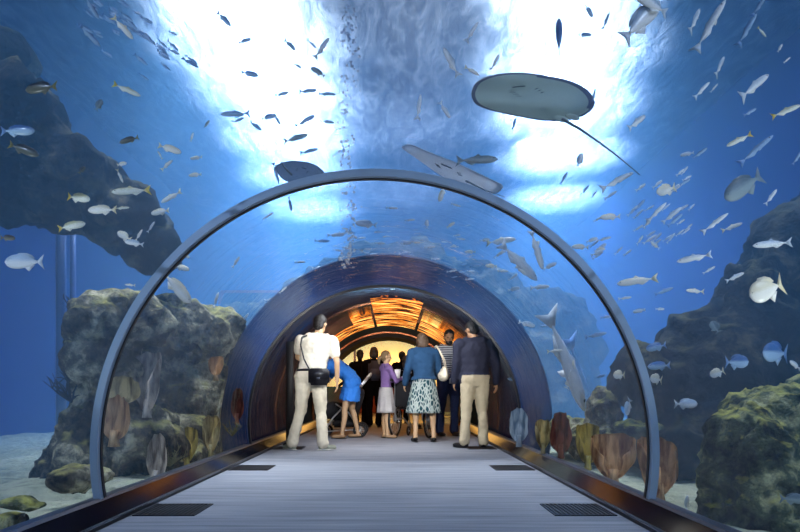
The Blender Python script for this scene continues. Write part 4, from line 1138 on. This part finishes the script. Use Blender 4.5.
def person(label, loc, rz, H, pose, outfit, build=1.0, female=False, skin=None, hair=None, hairstyle='short', detail=True, beard=False, cat='person', group=None, silhouette=False):
    k = H / 1.75
    J = {a: Vector(b) * k for a, b in {**BASE, **pose}.items() if a != 'face'}
    fd = Vector(pose.get('face', (0, 1, 0))).normalized()
    t = empty('person', loc, rz); tag(t, label, cat, group)
    skin = skin or m_skin
    up = (J['head'] - J['neck']).normalized()
    hx = fd.cross(up).normalized(); fy = up.cross(hx).normalized()      # hx: right ear, fy: face
    HR = Matrix((hx, fy, up)).transposed().to_4x4()
    g = build
    shx = (J['shR'] - J['shL']).normalized(); spine = (J['neck'] - J['pelvis']).normalized(); fwd = shx.cross(spine) * -1
    fwd.normalize()
    def torso(bm, add, fr=1.0):
        f = .68
        capsule(bm, J['hipL'] + Vector((.02, 0, .02)) * k, J['hipR'] + Vector((-.02, 0, .02)) * k, (.115 * g + add) * k, (.115 * g + add) * k, .86, fwd)
        w0 = (.150 if female else .158) * g
        def slabv(p, wx, wy, h):
            Rm = Matrix((shx, spine.cross(shx).normalized(), spine)).transposed().to_4x4()
            ellip(bm, p, ((wx + add) * k, (wy + add) * k, h * k), Rm)
        slabv(J['pelvis'], w0 * 1.08, .118 * g, .15)
        slabv(J['waist'], w0 * (.86 if female else .98), .108 * g, .17)
        slabv((J['waist'] + J['chest']) / 2, w0 * (.92 if female else 1.02), .110 * g, .17)
        slabv(J['chest'], w0 * 1.10, .115 * g, .19)
        capsule(bm, J['shL'] + shx * .03 * k - spine * .01 * k, J['shR'] - shx * .03 * k - spine * .01 * k, (.062 + add) * k, (.062 + add) * k)
        capsule(bm, (J['shL'] + J['neck']) / 2, (J['shR'] + J['neck']) / 2, (.06 + add) * k, (.06 + add) * k)
    def leg(bm, s, add, t0=0.0, t1=1.0, flare=0):
        h, kn, an = J['hip' + s], J['knee' + s], J['ank' + s]
        capsule(bm, h, kn, (.088 * g + add) * k, (.056 + add) * k)
        if t1 > .5:
            c1 = kn.lerp(an, .3)
            e = kn.lerp(an, min(1, (t1 - .5) * 2))
            calf = c1 + Vector((0, -.012 * k, 0))
            capsule(bm, kn, calf, (.054 + add) * k, (.054 + add) * k)
            capsule(bm, calf, e, (.053 + add) * k, (.036 + add + flare) * k)
    def arm(bm, s, add, t1=1.0):
        a, b, c = J['sh' + s], J['el' + s], J['wr' + s]
        if t1 < .5:
            capsule(bm, a, a.lerp(b, t1 * 2), (.052 * g + add) * k, (.050 + add) * k); return
        capsule(bm, a, b, (.050 * g + add) * k, (.038 + add) * k)
        capsule(bm, b, b.lerp(c, (t1 - .5) * 2), (.038 + add) * k, (.027 + add) * k)
    # ---- the body
    bm = bmesh.new()
    torso(bm, -.012)
    for s in 'LR':
        leg(bm, s, -.004); arm(bm, s, 0)
        if not silhouette: hand(bm, J['wr' + s], J['el' + s], k, 1 if s == 'R' else -1, pose.get('grip', .45) if isinstance(pose.get('grip', .45), float) else .45)
        capsule(bm, J['ank' + s], J['ank' + s] + Vector((0, 0, -.04)) * k, .036 * k, .034 * k)
        capsule(bm, J['ank' + s] + Vector((0, 0, -.045)) * k, J['foot' + s], .034 * k, .026 * k)
    capsule(bm, J['neck'] - up * .03 * k, J['head'] - up * .06 * k, .056 * k, .050 * k)
    hc = J['head']
    ellip(bm, hc + up * .025 * k - fy * .008 * k, (.076 * k, .094 * k, .094 * k), HR)
    ellip(bm, hc - up * .045 * k + fy * .025 * k, (.058 * k, .062 * k, .072 * k), HR)
    ellip(bm, hc - up * .095 * k + fy * .055 * k, (.028 * k, .024 * k, .022 * k), HR)   # chin
    capsule(bm, hc + up * .01 * k + fy * .084 * k, hc - up * .03 * k + fy * .102 * k, .010 * k, .016 * k)  # nose
    capsule(bm, hc + up * .035 * k + fy * .078 * k - hx * .04 * k, hc + up * .035 * k + fy * .078 * k + hx * .04 * k, .013 * k, .013 * k)  # brow
    for sd in (-1, 1):
        ellip(bm, hc + hx * sd * .076 * k - fy * .005 * k - up * .005 * k, (.012 * k, .022 * k, .034 * k), HR)
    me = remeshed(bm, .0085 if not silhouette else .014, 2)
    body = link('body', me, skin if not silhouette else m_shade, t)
    if detail and not silhouette:
        for sd in (-1, 1):
            bm = bmesh.new(); ellip(bm, hc + hx * sd * .032 * k + fy * .080 * k + up * .012 * k, (.013 * k, .009 * k, .008 * k), HR); obj('eye', bm, m_hair_d, t)
        bm = bmesh.new(); capsule(bm, hc + fy * .086 * k - up * .060 * k - hx * .02 * k, hc + fy * .086 * k - up * .060 * k + hx * .02 * k, .007 * k, .007 * k); obj('mouth', bm, m_lip, t)
        if beard:
            bm = bmesh.new()
            ellip(bm, hc - up * .072 * k + fy * .038 * k, (.060 * k, .060 * k, .050 * k), HR)
            obj('beard', bm, m_hair_d, t)
            for sd in (-1, 1):
                pass
    # ---- hair
    bm = bmesh.new()
    ellip(bm, hc + up * .040 * k - fy * .020 * k, (.086 * k, .096 * k, .094 * k), HR)
    ellip(bm, hc - up * .02 * k - fy * .045 * k, (.074 * k, .062 * k, .080 * k), HR)
    if hairstyle == 'bob':
        for sd in (-1, 1): ellip(bm, hc + hx * sd * .066 * k - fy * .015 * k - up * .03 * k, (.034 * k, .070 * k, .095 * k), HR)
        ellip(bm, hc - up * .05 * k - fy * .05 * k, (.092 * k, .060 * k, .085 * k), HR)
    if hairstyle == 'ponytail':
        capsule(bm, hc - fy * .09 * k + up * .02 * k, hc - fy * .15 * k - up * .04 * k, .030 * k, .036 * k)
        capsule(bm, hc - fy * .15 * k - up * .04 * k, hc - fy * .14 * k - up * .14 * k, .036 * k, .016 * k)
    if hairstyle == 'long':
        capsule(bm, hc - fy * .05 * k, hc - fy * .09 * k - up * .22 * k, .085 * k, .06 * k)
    me = remeshed(bm, .010, 1)
    # keep the face free of hair
    inv = HR.to_3x3().inverted()
    for v in me.vertices:
        q = inv @ (v.co - hc)
        if q.y > .030 * k and q.z < .06 * k:
            q.y = .030 * k; v.co = hc + HR.to_3x3() @ q
        v.co += v.normal * .005 * noise.noise(v.co * 45)
    link('hair', me, hair or m_hair_d, t)
    # ---- clothes
    def cloth(name, fn, mat, voxel=.012, folds=.007, keep=None, it=3):
        bm = bmesh.new(); fn(bm); me = remeshed(bm, voxel if not silhouette else .016, it)
        b2 = bmesh.new(); b2.from_mesh(me)
        b2.normal_update()
        for v in b2.verts:
            p = v.co; n_ = v.normal
            v.co = p + n_ * folds * (noise.noise(Vector((p.x * 14, p.y * 14, p.z * 7 + 9))) + .6 * noise.noise(Vector((p.x * 26 + 3, p.y * 26, p.z * 22))))
        if keep: bmesh.ops.delete(b2, geom=[v for v in b2.verts if not keep(v.co)], context='VERTS')
        b2.to_mesh(me); b2.free()
        for p in me.polygons: p.use_smooth = True
        return link(name, me, mat, t)
    o = outfit
    spz = spine
    def above(p, q): return (p - q).dot(spz) > 0
    if 'trousers' in o:
        def fn(bm):
            w = .016
            capsule(bm, J['hipL'] + Vector((.02, 0, .02)) * k, J['hipR'] + Vector((-.02, 0, .02)) * k, (.115 * g + w) * k, (.115 * g + w) * k, .88, fwd)
            ellip(bm, J['pelvis'], ((.165 * g + w) * k, (.118 * g + w) * k, .12 * k))
            for s in 'LR':
                leg(bm, s, w, flare=.022)
        cloth('trousers', fn, o['trousers'], folds=.012)
    if 'top' in o:
        mat, sl, ad, hem = o['top']
        lim = J['pelvis'].lerp(J['waist'], hem)
        neck_l = J['neck'] + up * .012 * k
        def fn(bm):
            torso(bm, ad)
            for s in 'LR': arm(bm, s, ad + .006, sl)
            capsule(bm, J['neck'] - up * .05 * k, J['neck'] + up * .02 * k, .070 * k, .062 * k)
        def keep(p):
            if (p - neck_l).dot(up) > .012 * k and (p - neck_l).length < .12 * k: return False
            near_arm = min(((p - (J['el' + s]))).length for s in 'LR') < .16 * k or min(((p - (J['wr' + s]))).length for s in 'LR') < .2 * k
            return above(p, lim) or near_arm
        cloth('shirt' if o.get('top_name') is None else o['top_name'], fn, mat, keep=keep, folds=.010)
    if 'dress' in o:
        mat, sl, length, wid = o['dress']
        def fn(bm):
            torso(bm, .012)
            for s in 'LR': arm(bm, s, .014, sl)
            a = (J['hipL'] + J['hipR']) / 2; kk = (J['kneeL'] + J['kneeR']) / 2
            e = a.lerp(kk, length)
            capsule(bm, a - shx * .03 * k, e - shx * .05 * k, .13 * g * k, wid * k); capsule(bm, a + shx * .03 * k, e + shx * .05 * k, .13 * g * k, wid * k)
        def keep(p):
            a = (J['hipL'] + J['hipR']) / 2; kk = (J['kneeL'] + J['kneeR']) / 2; e = a.lerp(kk, length)
            return (p - e).dot((a - kk).normalized()) > -.01 * k and not ((p - J['neck']).dot(up) > .03 * k and (p - J['neck']).length < .12 * k)
        cloth('dress', fn, mat, keep=keep, folds=.016)
    if 'skirt' in o:
        mat, length, w0, w1 = o['skirt']
        bm = bmesh.new(); a = J['pelvis'] + Vector((0, 0, .06)) * k; kk = (J['kneeL'] + J['kneeR']) / 2
        n = 48; rows = []
        for j in range(13):
            v = j / 12; c = a.lerp(kk, v * length); w_ = (w0 + (w1 - w0) * v ** .8) * k
            if 0 < v < .3: w_ = max(w_, (.165 * g) * k * (.7 + v))
            rows.append([bm.verts.new(c + Vector((math.cos(2 * PI * i / n) * w_ * (1 + .06 * v * math.sin(i * 2 * PI / n * 9)), math.sin(2 * PI * i / n) * w_ * .78 * (1 + .06 * v * math.sin(i * 2 * PI / n * 9)), 0))) for i in range(n)])
        for A_, B_ in zip(rows, rows[1:]):
            for i in range(n): bm.faces.new((A_[i], A_[(i + 1) % n], B_[(i + 1) % n], B_[i]))
        bmesh.ops.solidify(bm, geom=list(bm.faces), thickness=.006)
        obj('skirt', bm, mat, t)
    if 'belt' in o:
        bm = bmesh.new(); c = J['pelvis'].lerp(J['waist'], .55); pts = []
        for i in range(28):
            a = 2 * PI * i / 28; pts.append(c + Vector((math.cos(a) * (.172 * g) * k, math.sin(a) * (.130 * g) * k, 0)))
        tube(bm, pts, .016 * k, 6, closed=True); obj('belt', bm, o['belt'], t)
    if 'shoes' in o:
        mat, low = o['shoes']
        for s in 'LR':
            an = J['ank' + s]; ft = J['foot' + s]; dr = (ft - an); dr.z = 0; dr.normalize(); side = Vector((0, 0, 1)).cross(dr)
            gz = an.z - .09 * k
            Rm = Matrix((side, dr, Vector((0, 0, 1)))).transposed().to_4x4()
            bm = bmesh.new()
            base = Vector((an.x, an.y, gz))
            ellip(bm, base + dr * .11 * k + Vector((0, 0, .034)) * k, (.047 * k, .085 * k, .036 * k), Rm)
            ellip(bm, base + dr * .0 * k + Vector((0, 0, .045)) * k, (.042 * k, .062 * k, (.050 if not low else .034) * k), Rm)
            ellip(bm, base + dr * .055 * k + Vector((0, 0, .036)) * k, (.042 * k, .10 * k, .036 * k), Rm)
            sh = remeshed(bm, .010, 1)
            for v in sh.vertices: v.co.z = max(v.co.z, gz + .010 * k)
            so = link('shoe', sh, mat, t)
            bm = bmesh.new(); ellip(bm, base + dr * .055 * k + Vector((0, 0, .010)) * k, (.048 * k, .145 * k, .010 * k), Rm)
            obj('sole', bm, m_sole if mat is m_shoe_g else m_shoe_b, so)
    return t, J, k

def at_floor(px, Y): return Vector(((px - VX) * Y / F, Y, 0.0))
def strap(name, pts, r, mat, parent):
    bm = bmesh.new(); tube(bm, pts, r, 6); return obj(name, bm, mat, parent)

# 1 man in white polo seen from behind, legs apart
wm_loc = at_floor(313, 7.66)
wm, J, k = person('man in white polo shirt and pale trousers standing with his back to us, at left', wm_loc, 0, 1.74,
    dict(kneeL=(-.16, .02, .50), ankL=(-.26, -.02, .09), footL=(-.36, .08, .03), kneeR=(.10, .0, .5), ankR=(.135, -.06, .09), footR=(.26, .02, .03),
         pelvis=(-.02, 0, .96), waist=(0, .0, 1.08), chest=(.03, .02, 1.30), neck=(.06, .04, 1.47), head=(.085, .08, 1.62), hipL=(-.12, 0, .92), hipR=(.07, 0, .92),
         shL=(-.16, .02, 1.41), shR=(.245, .02, 1.40), elL=(-.22, .16, 1.2), wrL=(-.10, .33, 1.12), elR=(.31, .0, 1.12), wrR=(.30, .10, .88), face=(.45, 1, -.1)),
    dict(top=(m_white_cl, .30, .012, .45), trousers=m_khaki, belt=m_leather, shoes=(m_shoe_g, False)), build=1.12, hair=m_hair_d)
bg_ = empty('shoulder_bag', wm_loc + Vector((.10, -.20, .93))); tag(bg_, 'black crossbody bag on the hip of the man in white', 'bag')
bm = bmesh.new(); box(bm, (0, 0, 0), (.26, .085, .21)); bmesh.ops.bevel(bm, geom=list(bm.edges), offset=.03, segments=3, affect='EDGES'); obj('bag_body', bm, m_leather, bg_)
bm = bmesh.new(); box(bm, (0, -.052, .03), (.245, .02, .12)); bmesh.ops.bevel(bm, geom=list(bm.edges), offset=.008, segments=2, affect='EDGES'); obj('flap', bm, m_leather, bg_)
bm = bmesh.new(); box(bm, (0, -.066, -.02), (.04, .01, .025)); obj('buckle', bm, m_strip, bg_)
strap('strap', [(-.12, .03, .09), (-.19, .035, .22), (-.235, .045, .40), (-.225, .09, .50), (-.17, .18, .53)], .009, m_leather, bg_)

# 2 woman in bright blue dress bending over the pushchair
wloc = at_floor(347, 9.6)
person('woman in short bright blue dress bending forward over the pushchair', wloc, PI / 2 - .25, 1.66,
    dict(pelvis=(0, -.10, .95), waist=(0, -.02, 1.06), chest=(0, .17, 1.20), neck=(0, .33, 1.28), head=(0, .45, 1.36), hipL=(-.09, -.08, .90), hipR=(.09, -.08, .90),
         kneeL=(-.12, .0, .49), kneeR=(.14, -.04, .49), ankL=(-.13, .04, .09), ankR=(.17, -.14, .09), footL=(-.14, .2, .03), footR=(.18, .02, .03),
         shL=(-.18, .26, 1.24), shR=(.18, .26, 1.24), elL=(-.22, .42, 1.02), elR=(.22, .40, 1.0), wrL=(-.14, .58, .86), wrR=(.14, .56, .86), face=(0, 1, -.6)),
    dict(dress=(m_blue_cl, .34, .62, .165), shoes=(m_shoe_t, True)), build=1.10, female=True, hair=m_hair_b, hairstyle='bob')

# 3 pushchair
def wheel(parent, name, c, r, w_, axis, tyre, rim, spokes=8):
    a = Vector(axis).normalized(); u = a.cross(Vector((0, 0, 1))).normalized(); v = a.cross(u)
    t_ = None
    bm = bmesh.new(); pts = [Vector(c) + (u * math.cos(2 * PI * i / 32) + v * math.sin(2 * PI * i / 32)) * (r - w_) for i in range(32)]
    tube(bm, pts, w_, 8, closed=True); o = obj(name, bm, tyre, parent)
    bm = bmesh.new(); tube(bm, [Vector(c) + (p - Vector(c)) * .86 for p in pts], w_ * .35, 6, closed=True)
    obj('rim', bm, rim, o)
    for i in range(spokes):
        bm = bmesh.new(); q = (u * math.cos(2 * PI * i / spokes) + v * math.sin(2 * PI * i / spokes)) * r * .8
        tube(bm, [Vector(c), Vector(c) + q], w_ * .22, 5); obj('spoke', bm, rim, o)
    bm = bmesh.new(); cone(bm, Vector(c) - a * w_ * 1.3, Vector(c) + a * w_ * 1.3, r * .18, r * .18, 12); obj('hub', bm, rim, o)
    return o
m_tyre = plain('tyre', srgb(20, 20, 24), .8); m_alu = plain('aluminium', srgb(205, 208, 212), .3, .7)
m_fab = plain('pushchair_cloth', srgb(24, 24, 30), .9)
st = empty('pushchair', at_floor(344, 10.0)); tag(st, 'black pushchair with white-rimmed wheels behind the woman in blue', 'pushchair')
for x, y, r in ((-.30, -.24, .095), (-.30, .24, .095), (.28, -.27, .115), (.28, .27, .115)):
    wheel(st, 'wheel', (x, y, r), r, .02, (0, 1, 0), m_tyre, m_alu, 6)
for y in (-.25, .25):
    bm = bmesh.new(); tube(bm, [(-.30, y * .95, .11), (-.16, y, .32), (.10, y, .60), (.30, y, .86), (.40, y, .98)], .013, 8); obj('frame', bm, m_alu, st)
    bm = bmesh.new(); tube(bm, [(.28, y, .12), (.10, y, .40), (-.12, y, .55)], .012, 8); obj('frame', bm, m_alu, st)
    bm = bmesh.new(); tube(bm, [(-.30, y, .10), (.28, y, .13)], .010, 8); obj('frame', bm, m_alu, st)
bm = bmesh.new(); tube(bm, [(.40, -.25, .98), (.44, -.2, 1.03), (.45, 0, 1.04), (.44, .2, 1.03), (.40, .25, .98)], .018, 8); obj('handle', bm, m_white_cl, st)
bm = bmesh.new(); capsule(bm, (-.20, 0, .48), (.08, 0, .44), .17, .17); capsule(bm, (.08, 0, .44), (.22, 0, .80), .17, .13)
obj('seat', bm, m_fab, st).data.transform(Matrix.Diagonal((1, 1.15, .9, 1)))
bm = bmesh.new(); n = 12; rows = []
for j in range(9):
    a = .2 + j * .2; rows.append([bm.verts.new((.12 - math.cos(a) * .26, -.22 + .44 * i / n, .72 + math.sin(a) * .24 * (1 - .25 * (2 * i / n - 1) ** 2))) for i in range(n + 1)])
for A_, B_ in zip(rows, rows[1:]):
    for i in range(n): bm.faces.new((A_[i], A_[i + 1], B_[i + 1], B_[i]))
bmesh.ops.solidify(bm, geom=list(bm.faces), thickness=.012); obj('canopy', bm, m_fab, st)
bm = bmesh.new(); box(bm, (.03, 0, .22), (.42, .36, .12)); bmesh.ops.bevel(bm, geom=list(bm.edges), offset=.03, segments=2, affect='EDGES'); obj('basket', bm, m_fab, st)

# 4 girl with purple cardigan and white skirt, turned to the right
gl = at_floor(386, 9.65)
person('girl with ponytail in purple cardigan and white skirt, turned to the wheelchair', gl, -1.15, 1.40,
    dict(elR=(.22, .12, 1.14), wrR=(.10, .30, 1.20), elL=(-.20, .12, 1.15), wrL=(-.04, .31, 1.18), kneeL=(-.075, .0, .5), kneeR=(.075, .0, .5), ankL=(-.075, 0, .09), ankR=(.08, 0, .09),
         footL=(-.10, .14, .03), footR=(.12, .14, .03), face=(.35, 1, .0)),
    dict(top=(m_purple, 1.0, .012, .25), top_name='cardigan', skirt=(m_whiteskirt, .98, .160, .220), shoes=(m_shoe_t, True)), build=.86, female=True, hair=m_hair_b, hairstyle='ponytail')
pc = empty('paper_cup', P(397.5, 374, 9.55)); tag(pc, 'white paper cup held by the girl in purple', 'cup')
bm = bmesh.new(); cone(bm, (0, 0, -.07), (0, 0, .06), .036, .048, 20); obj('cup_body', bm, m_whiteskirt, pc)
bm = bmesh.new(); cone(bm, (0, 0, .06), (0, 0, .072), .052, .048, 20); obj('lid', bm, m_whiteskirt, pc)

# 5 wheelchair and the person seated in it
wc_r = -.35
wcl = at_floor(413, 9.75)
wc = empty('wheelchair', wcl, wc_r); tag(wc, 'black wheelchair between the girl and the woman in teal', 'wheelchair')
for s in (-1, 1):
    wh = wheel(wc, 'wheel', (s * .29, -.05, .31), .31, .016, (1, 0, 0), m_tyre, m_alu, 12)
    bm = bmesh.new(); tube(bm, [Vector((s * .32, -.05 + math.cos(2 * PI * i / 28) * .26, .31 + math.sin(2 * PI * i / 28) * .26)) for i in range(28)], .008, 6, closed=True); obj('push_rim', bm, m_alu, wh)
    wheel(wc, 'caster', (s * .22, .42, .08), .08, .016, (1, 0, 0), m_tyre, m_alu, 4)
    bm = bmesh.new(); tube(bm, [(s * .23, -.22, .30), (s * .23, -.23, .90), (s * .23, -.33, .93)], .013, 8); obj('back_tube', bm, m_alu, wc)
    bm = bmesh.new(); tube(bm, [(s * .23, -.22, .48), (s * .23, .25, .48), (s * .22, .38, .42), (s * .20, .50, .12)], .013, 8); obj('frame', bm, m_alu, wc)
    bm = bmesh.new(); tube(bm, [(s * .23, -.22, .30), (s * .23, .2, .30), (s * .22, .42, .20), (s * .22, .42, .10)], .012, 8); obj('frame', bm, m_alu, wc)
    bm = bmesh.new(); box(bm, (s * .24, .0, .70), (.05, .32, .03)); obj('armrest', bm, m_leather, wc)
    bm = bmesh.new(); tube(bm, [(s * .24, -.22, .69), (s * .24, .18, .69), (s * .24, .2, .48)], .011, 8); obj('arm_tube', bm, m_alu, wc)
    bm = bmesh.new(); box(bm, (s * .10, .56, .115), (.14, .13, .014)); obj('footplate', bm, m_tyre, wc)
    bm = bmesh.new(); cone(bm, (s * .23, -.33, .93), (s * .23, -.42, .93), .019, .019, 10); obj('push_grip', bm, m_tyre, wc)
bm = bmesh.new(); box(bm, (0, .03, .475), (.44, .46, .035)); bmesh.ops.bevel(bm, geom=list(bm.edges), offset=.01, segments=2, affect='EDGES'); obj('seat', bm, m_fab, wc)
bm = bmesh.new(); box(bm, (0, -.235, .70), (.44, .03, .40)); bmesh.ops.bevel(bm, geom=list(bm.edges), offset=.01, segments=2, affect='EDGES'); obj('backrest', bm, m_fab, wc)
SEAT = dict(pelvis=(0, -.10, .60), waist=(-.01, -.11, .72), chest=(-.03, -.08, .93), neck=(-.05, -.05, 1.10), head=(-.07, -.01, 1.25), hipL=(-.09, -.06, .58), hipR=(.09, -.06, .58),
            kneeL=(-.12, .38, .56), kneeR=(.12, .38, .56), ankL=(-.10, .52, .21), ankR=(.10, .52, .21), footL=(-.10, .64, .15), footR=(.10, .64, .15),
            shL=(-.22, -.06, 1.04), shR=(.14, -.06, 1.04), elL=(-.28, .05, .80), elR=(.24, .02, .80), wrL=(-.16, .26, .76), wrR=(.14, .26, .74), face=(.5, 1, 0))
person('person in dark top and grey printed skirt sitting in the wheelchair', wcl, wc_r, 1.70, SEAT,
    dict(top=(m_shade, 1.0, .014, .2), top_name='sweater', dress=(m_greypat, 0.1, .98, .17), shoes=(m_shoe_b, True)), female=True, hair=m_hair_d, hairstyle='bob')

# 6 woman in teal with patterned skirt
tw = at_floor(424, 8.9)
person('woman in teal cardigan and leaf-patterned skirt standing with her back to us', tw, .12, 1.64,
    dict(waist=(0, .0, 1.08), chest=(-.01, .02, 1.30), neck=(-.01, .04, 1.46), head=(-.02, .07, 1.60), elL=(-.26, .02, 1.14), wrL=(-.28, .16, .93), elR=(.25, .06, 1.15), wrR=(.18, .25, 1.02),
         kneeL=(-.13, .01, .5), ankL=(-.14, -.01, .09), kneeR=(.13, .01, .5), ankR=(.15, -.03, .09), footL=(-.15, .13, .03), footR=(.17, .12, .03), face=(-.1, 1, -.25)),
    dict(top=(m_teal, 1.0, .022, .1), top_name='cardigan', skirt=(m_leaf, 1.08, .165, .275), shoes=(m_shoe_b, True)), build=1.14, female=True, hair=m_hair_g, hairstyle='bob')
hb = empty('handbag', tw + Vector((.285, -.02, 1.0)), .25); tag(hb, 'cream shoulder handbag of the woman in teal', 'handbag')
bm = bmesh.new(); sphere(bm, (0, 0, -.02), (.075, .15, .085), sub=3); sphere(bm, (0, -.05, .03), (.05, .09, .09), sub=3); box(bm, (0, 0, .04), (.05, .22, .09)); me = remeshed(bm, .012, 3); link('bag_body', me, m_creamlea, hb)
bm = bmesh.new(); box(bm, (0, 0, .085), (.03, .22, .012)); obj('zip', bm, m_strip, hb)
for dy in (-.03, .03):
    strap('strap', [(0, -.11 + dy, .07), (-.03, -.13 + dy, .2), (-.10, -.12 + dy * .6, .34), (-.125, -.04 + dy * .5, .42), (-.11, .05 + dy * .5, .38), (-.03, .10 + dy, .2), (0, .11 + dy, .07)], .008, m_creamlea, hb)

# 7 bearded man in striped polo facing us
sm = at_floor(448.5, 10.1)
person('bearded man in striped polo shirt and jeans facing us', sm, PI + .15, 1.80,
    dict(elL=(-.27, .0, 1.15), wrL=(-.17, .24, 1.02), elR=(.27, .02, 1.15), wrR=(.16, .25, 1.02), head=(0, .04, 1.61), face=(.1, 1, -.35), kneeR=(.12, 0, .5), ankR=(.15, 0, .09)),
    dict(top=(m_stripe, .30, .014, .0), trousers=m_jean, shoes=(m_shoe_b, False)), build=1.08, skin=m_skin2, hair=m_hair_d, beard=True)
ph = empty('phone', P(451.5, 381, 9.78)); tag(ph, 'small pale phone held by the bearded man in stripes', 'phone')
bm = bmesh.new(); box(bm, (0, 0, 0), (.07, .02, .12), Matrix.Rotation(.9, 4, 'X')); bmesh.ops.bevel(bm, geom=list(bm.edges), offset=.006, segments=2, affect='EDGES'); obj('phone_body', bm, m_whiteskirt, ph)

# 8 man in navy shirt and beige chinos seen from behind
nm = at_floor(475, 7.95)
person('man in navy shirt and beige chinos standing with his back to us, at right', nm, .08, 1.70,
    dict(kneeL=(-.12, .01, .5), ankL=(-.15, -.02, .09), kneeR=(.10, .01, .5), ankR=(.11, -.03, .09), footL=(-.26, .10, .03), footR=(.12, .14, .03),
         shL=(-.215, 0, 1.41), shR=(.215, 0, 1.41), elL=(-.25, .03, 1.13), wrL=(-.26, .12, .92), elR=(.29, .0, 1.13), wrR=(.31, .06, .90), head=(-.03, .06, 1.61), face=(-.5, 1, -.2)),
    dict(top=(m_navy, 1.0, .024, .2), trousers=m_chino, shoes=(m_shoe_b, False)), build=1.14, skin=m_skin2, hair=m_hair_d)

# 9, 10, 11 dark figures against the amber light
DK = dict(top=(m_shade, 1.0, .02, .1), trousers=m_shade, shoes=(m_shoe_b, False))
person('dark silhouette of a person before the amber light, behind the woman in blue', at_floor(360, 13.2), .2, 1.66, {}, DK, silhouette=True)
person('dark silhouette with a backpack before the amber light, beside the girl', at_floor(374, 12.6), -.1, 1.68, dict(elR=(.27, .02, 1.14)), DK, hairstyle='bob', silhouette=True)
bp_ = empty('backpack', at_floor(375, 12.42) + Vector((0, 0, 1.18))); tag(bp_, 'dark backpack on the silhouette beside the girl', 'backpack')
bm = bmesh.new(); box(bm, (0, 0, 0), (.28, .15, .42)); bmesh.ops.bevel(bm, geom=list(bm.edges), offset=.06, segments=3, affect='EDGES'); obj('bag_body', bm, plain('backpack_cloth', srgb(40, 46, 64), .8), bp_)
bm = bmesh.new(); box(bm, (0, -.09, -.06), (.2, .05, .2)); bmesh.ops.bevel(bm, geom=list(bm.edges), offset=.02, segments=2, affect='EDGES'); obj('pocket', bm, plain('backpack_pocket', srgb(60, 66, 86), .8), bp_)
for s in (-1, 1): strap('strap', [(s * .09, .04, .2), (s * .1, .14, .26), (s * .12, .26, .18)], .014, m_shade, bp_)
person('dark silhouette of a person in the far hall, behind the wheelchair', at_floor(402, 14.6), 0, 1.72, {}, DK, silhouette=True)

# dark post at the left foot of the dark tunnel, with a thin pale cable
q = at_floor(290, 8.35); t = empty('door_post', (q.x, q.y, 0)); tag(t, 'tall black post left of the man in white', 'post')
bm = bmesh.new(); box(bm, (0, 0, .72), (.10, .10, 1.44)); bmesh.ops.bevel(bm, geom=list(bm.edges), offset=.008, segments=2, affect='EDGES'); obj('post', bm, m_black, t)
bm = bmesh.new(); box(bm, (0, 0, .015), (.16, .16, .03)); obj('base_plate', bm, m_black, t)
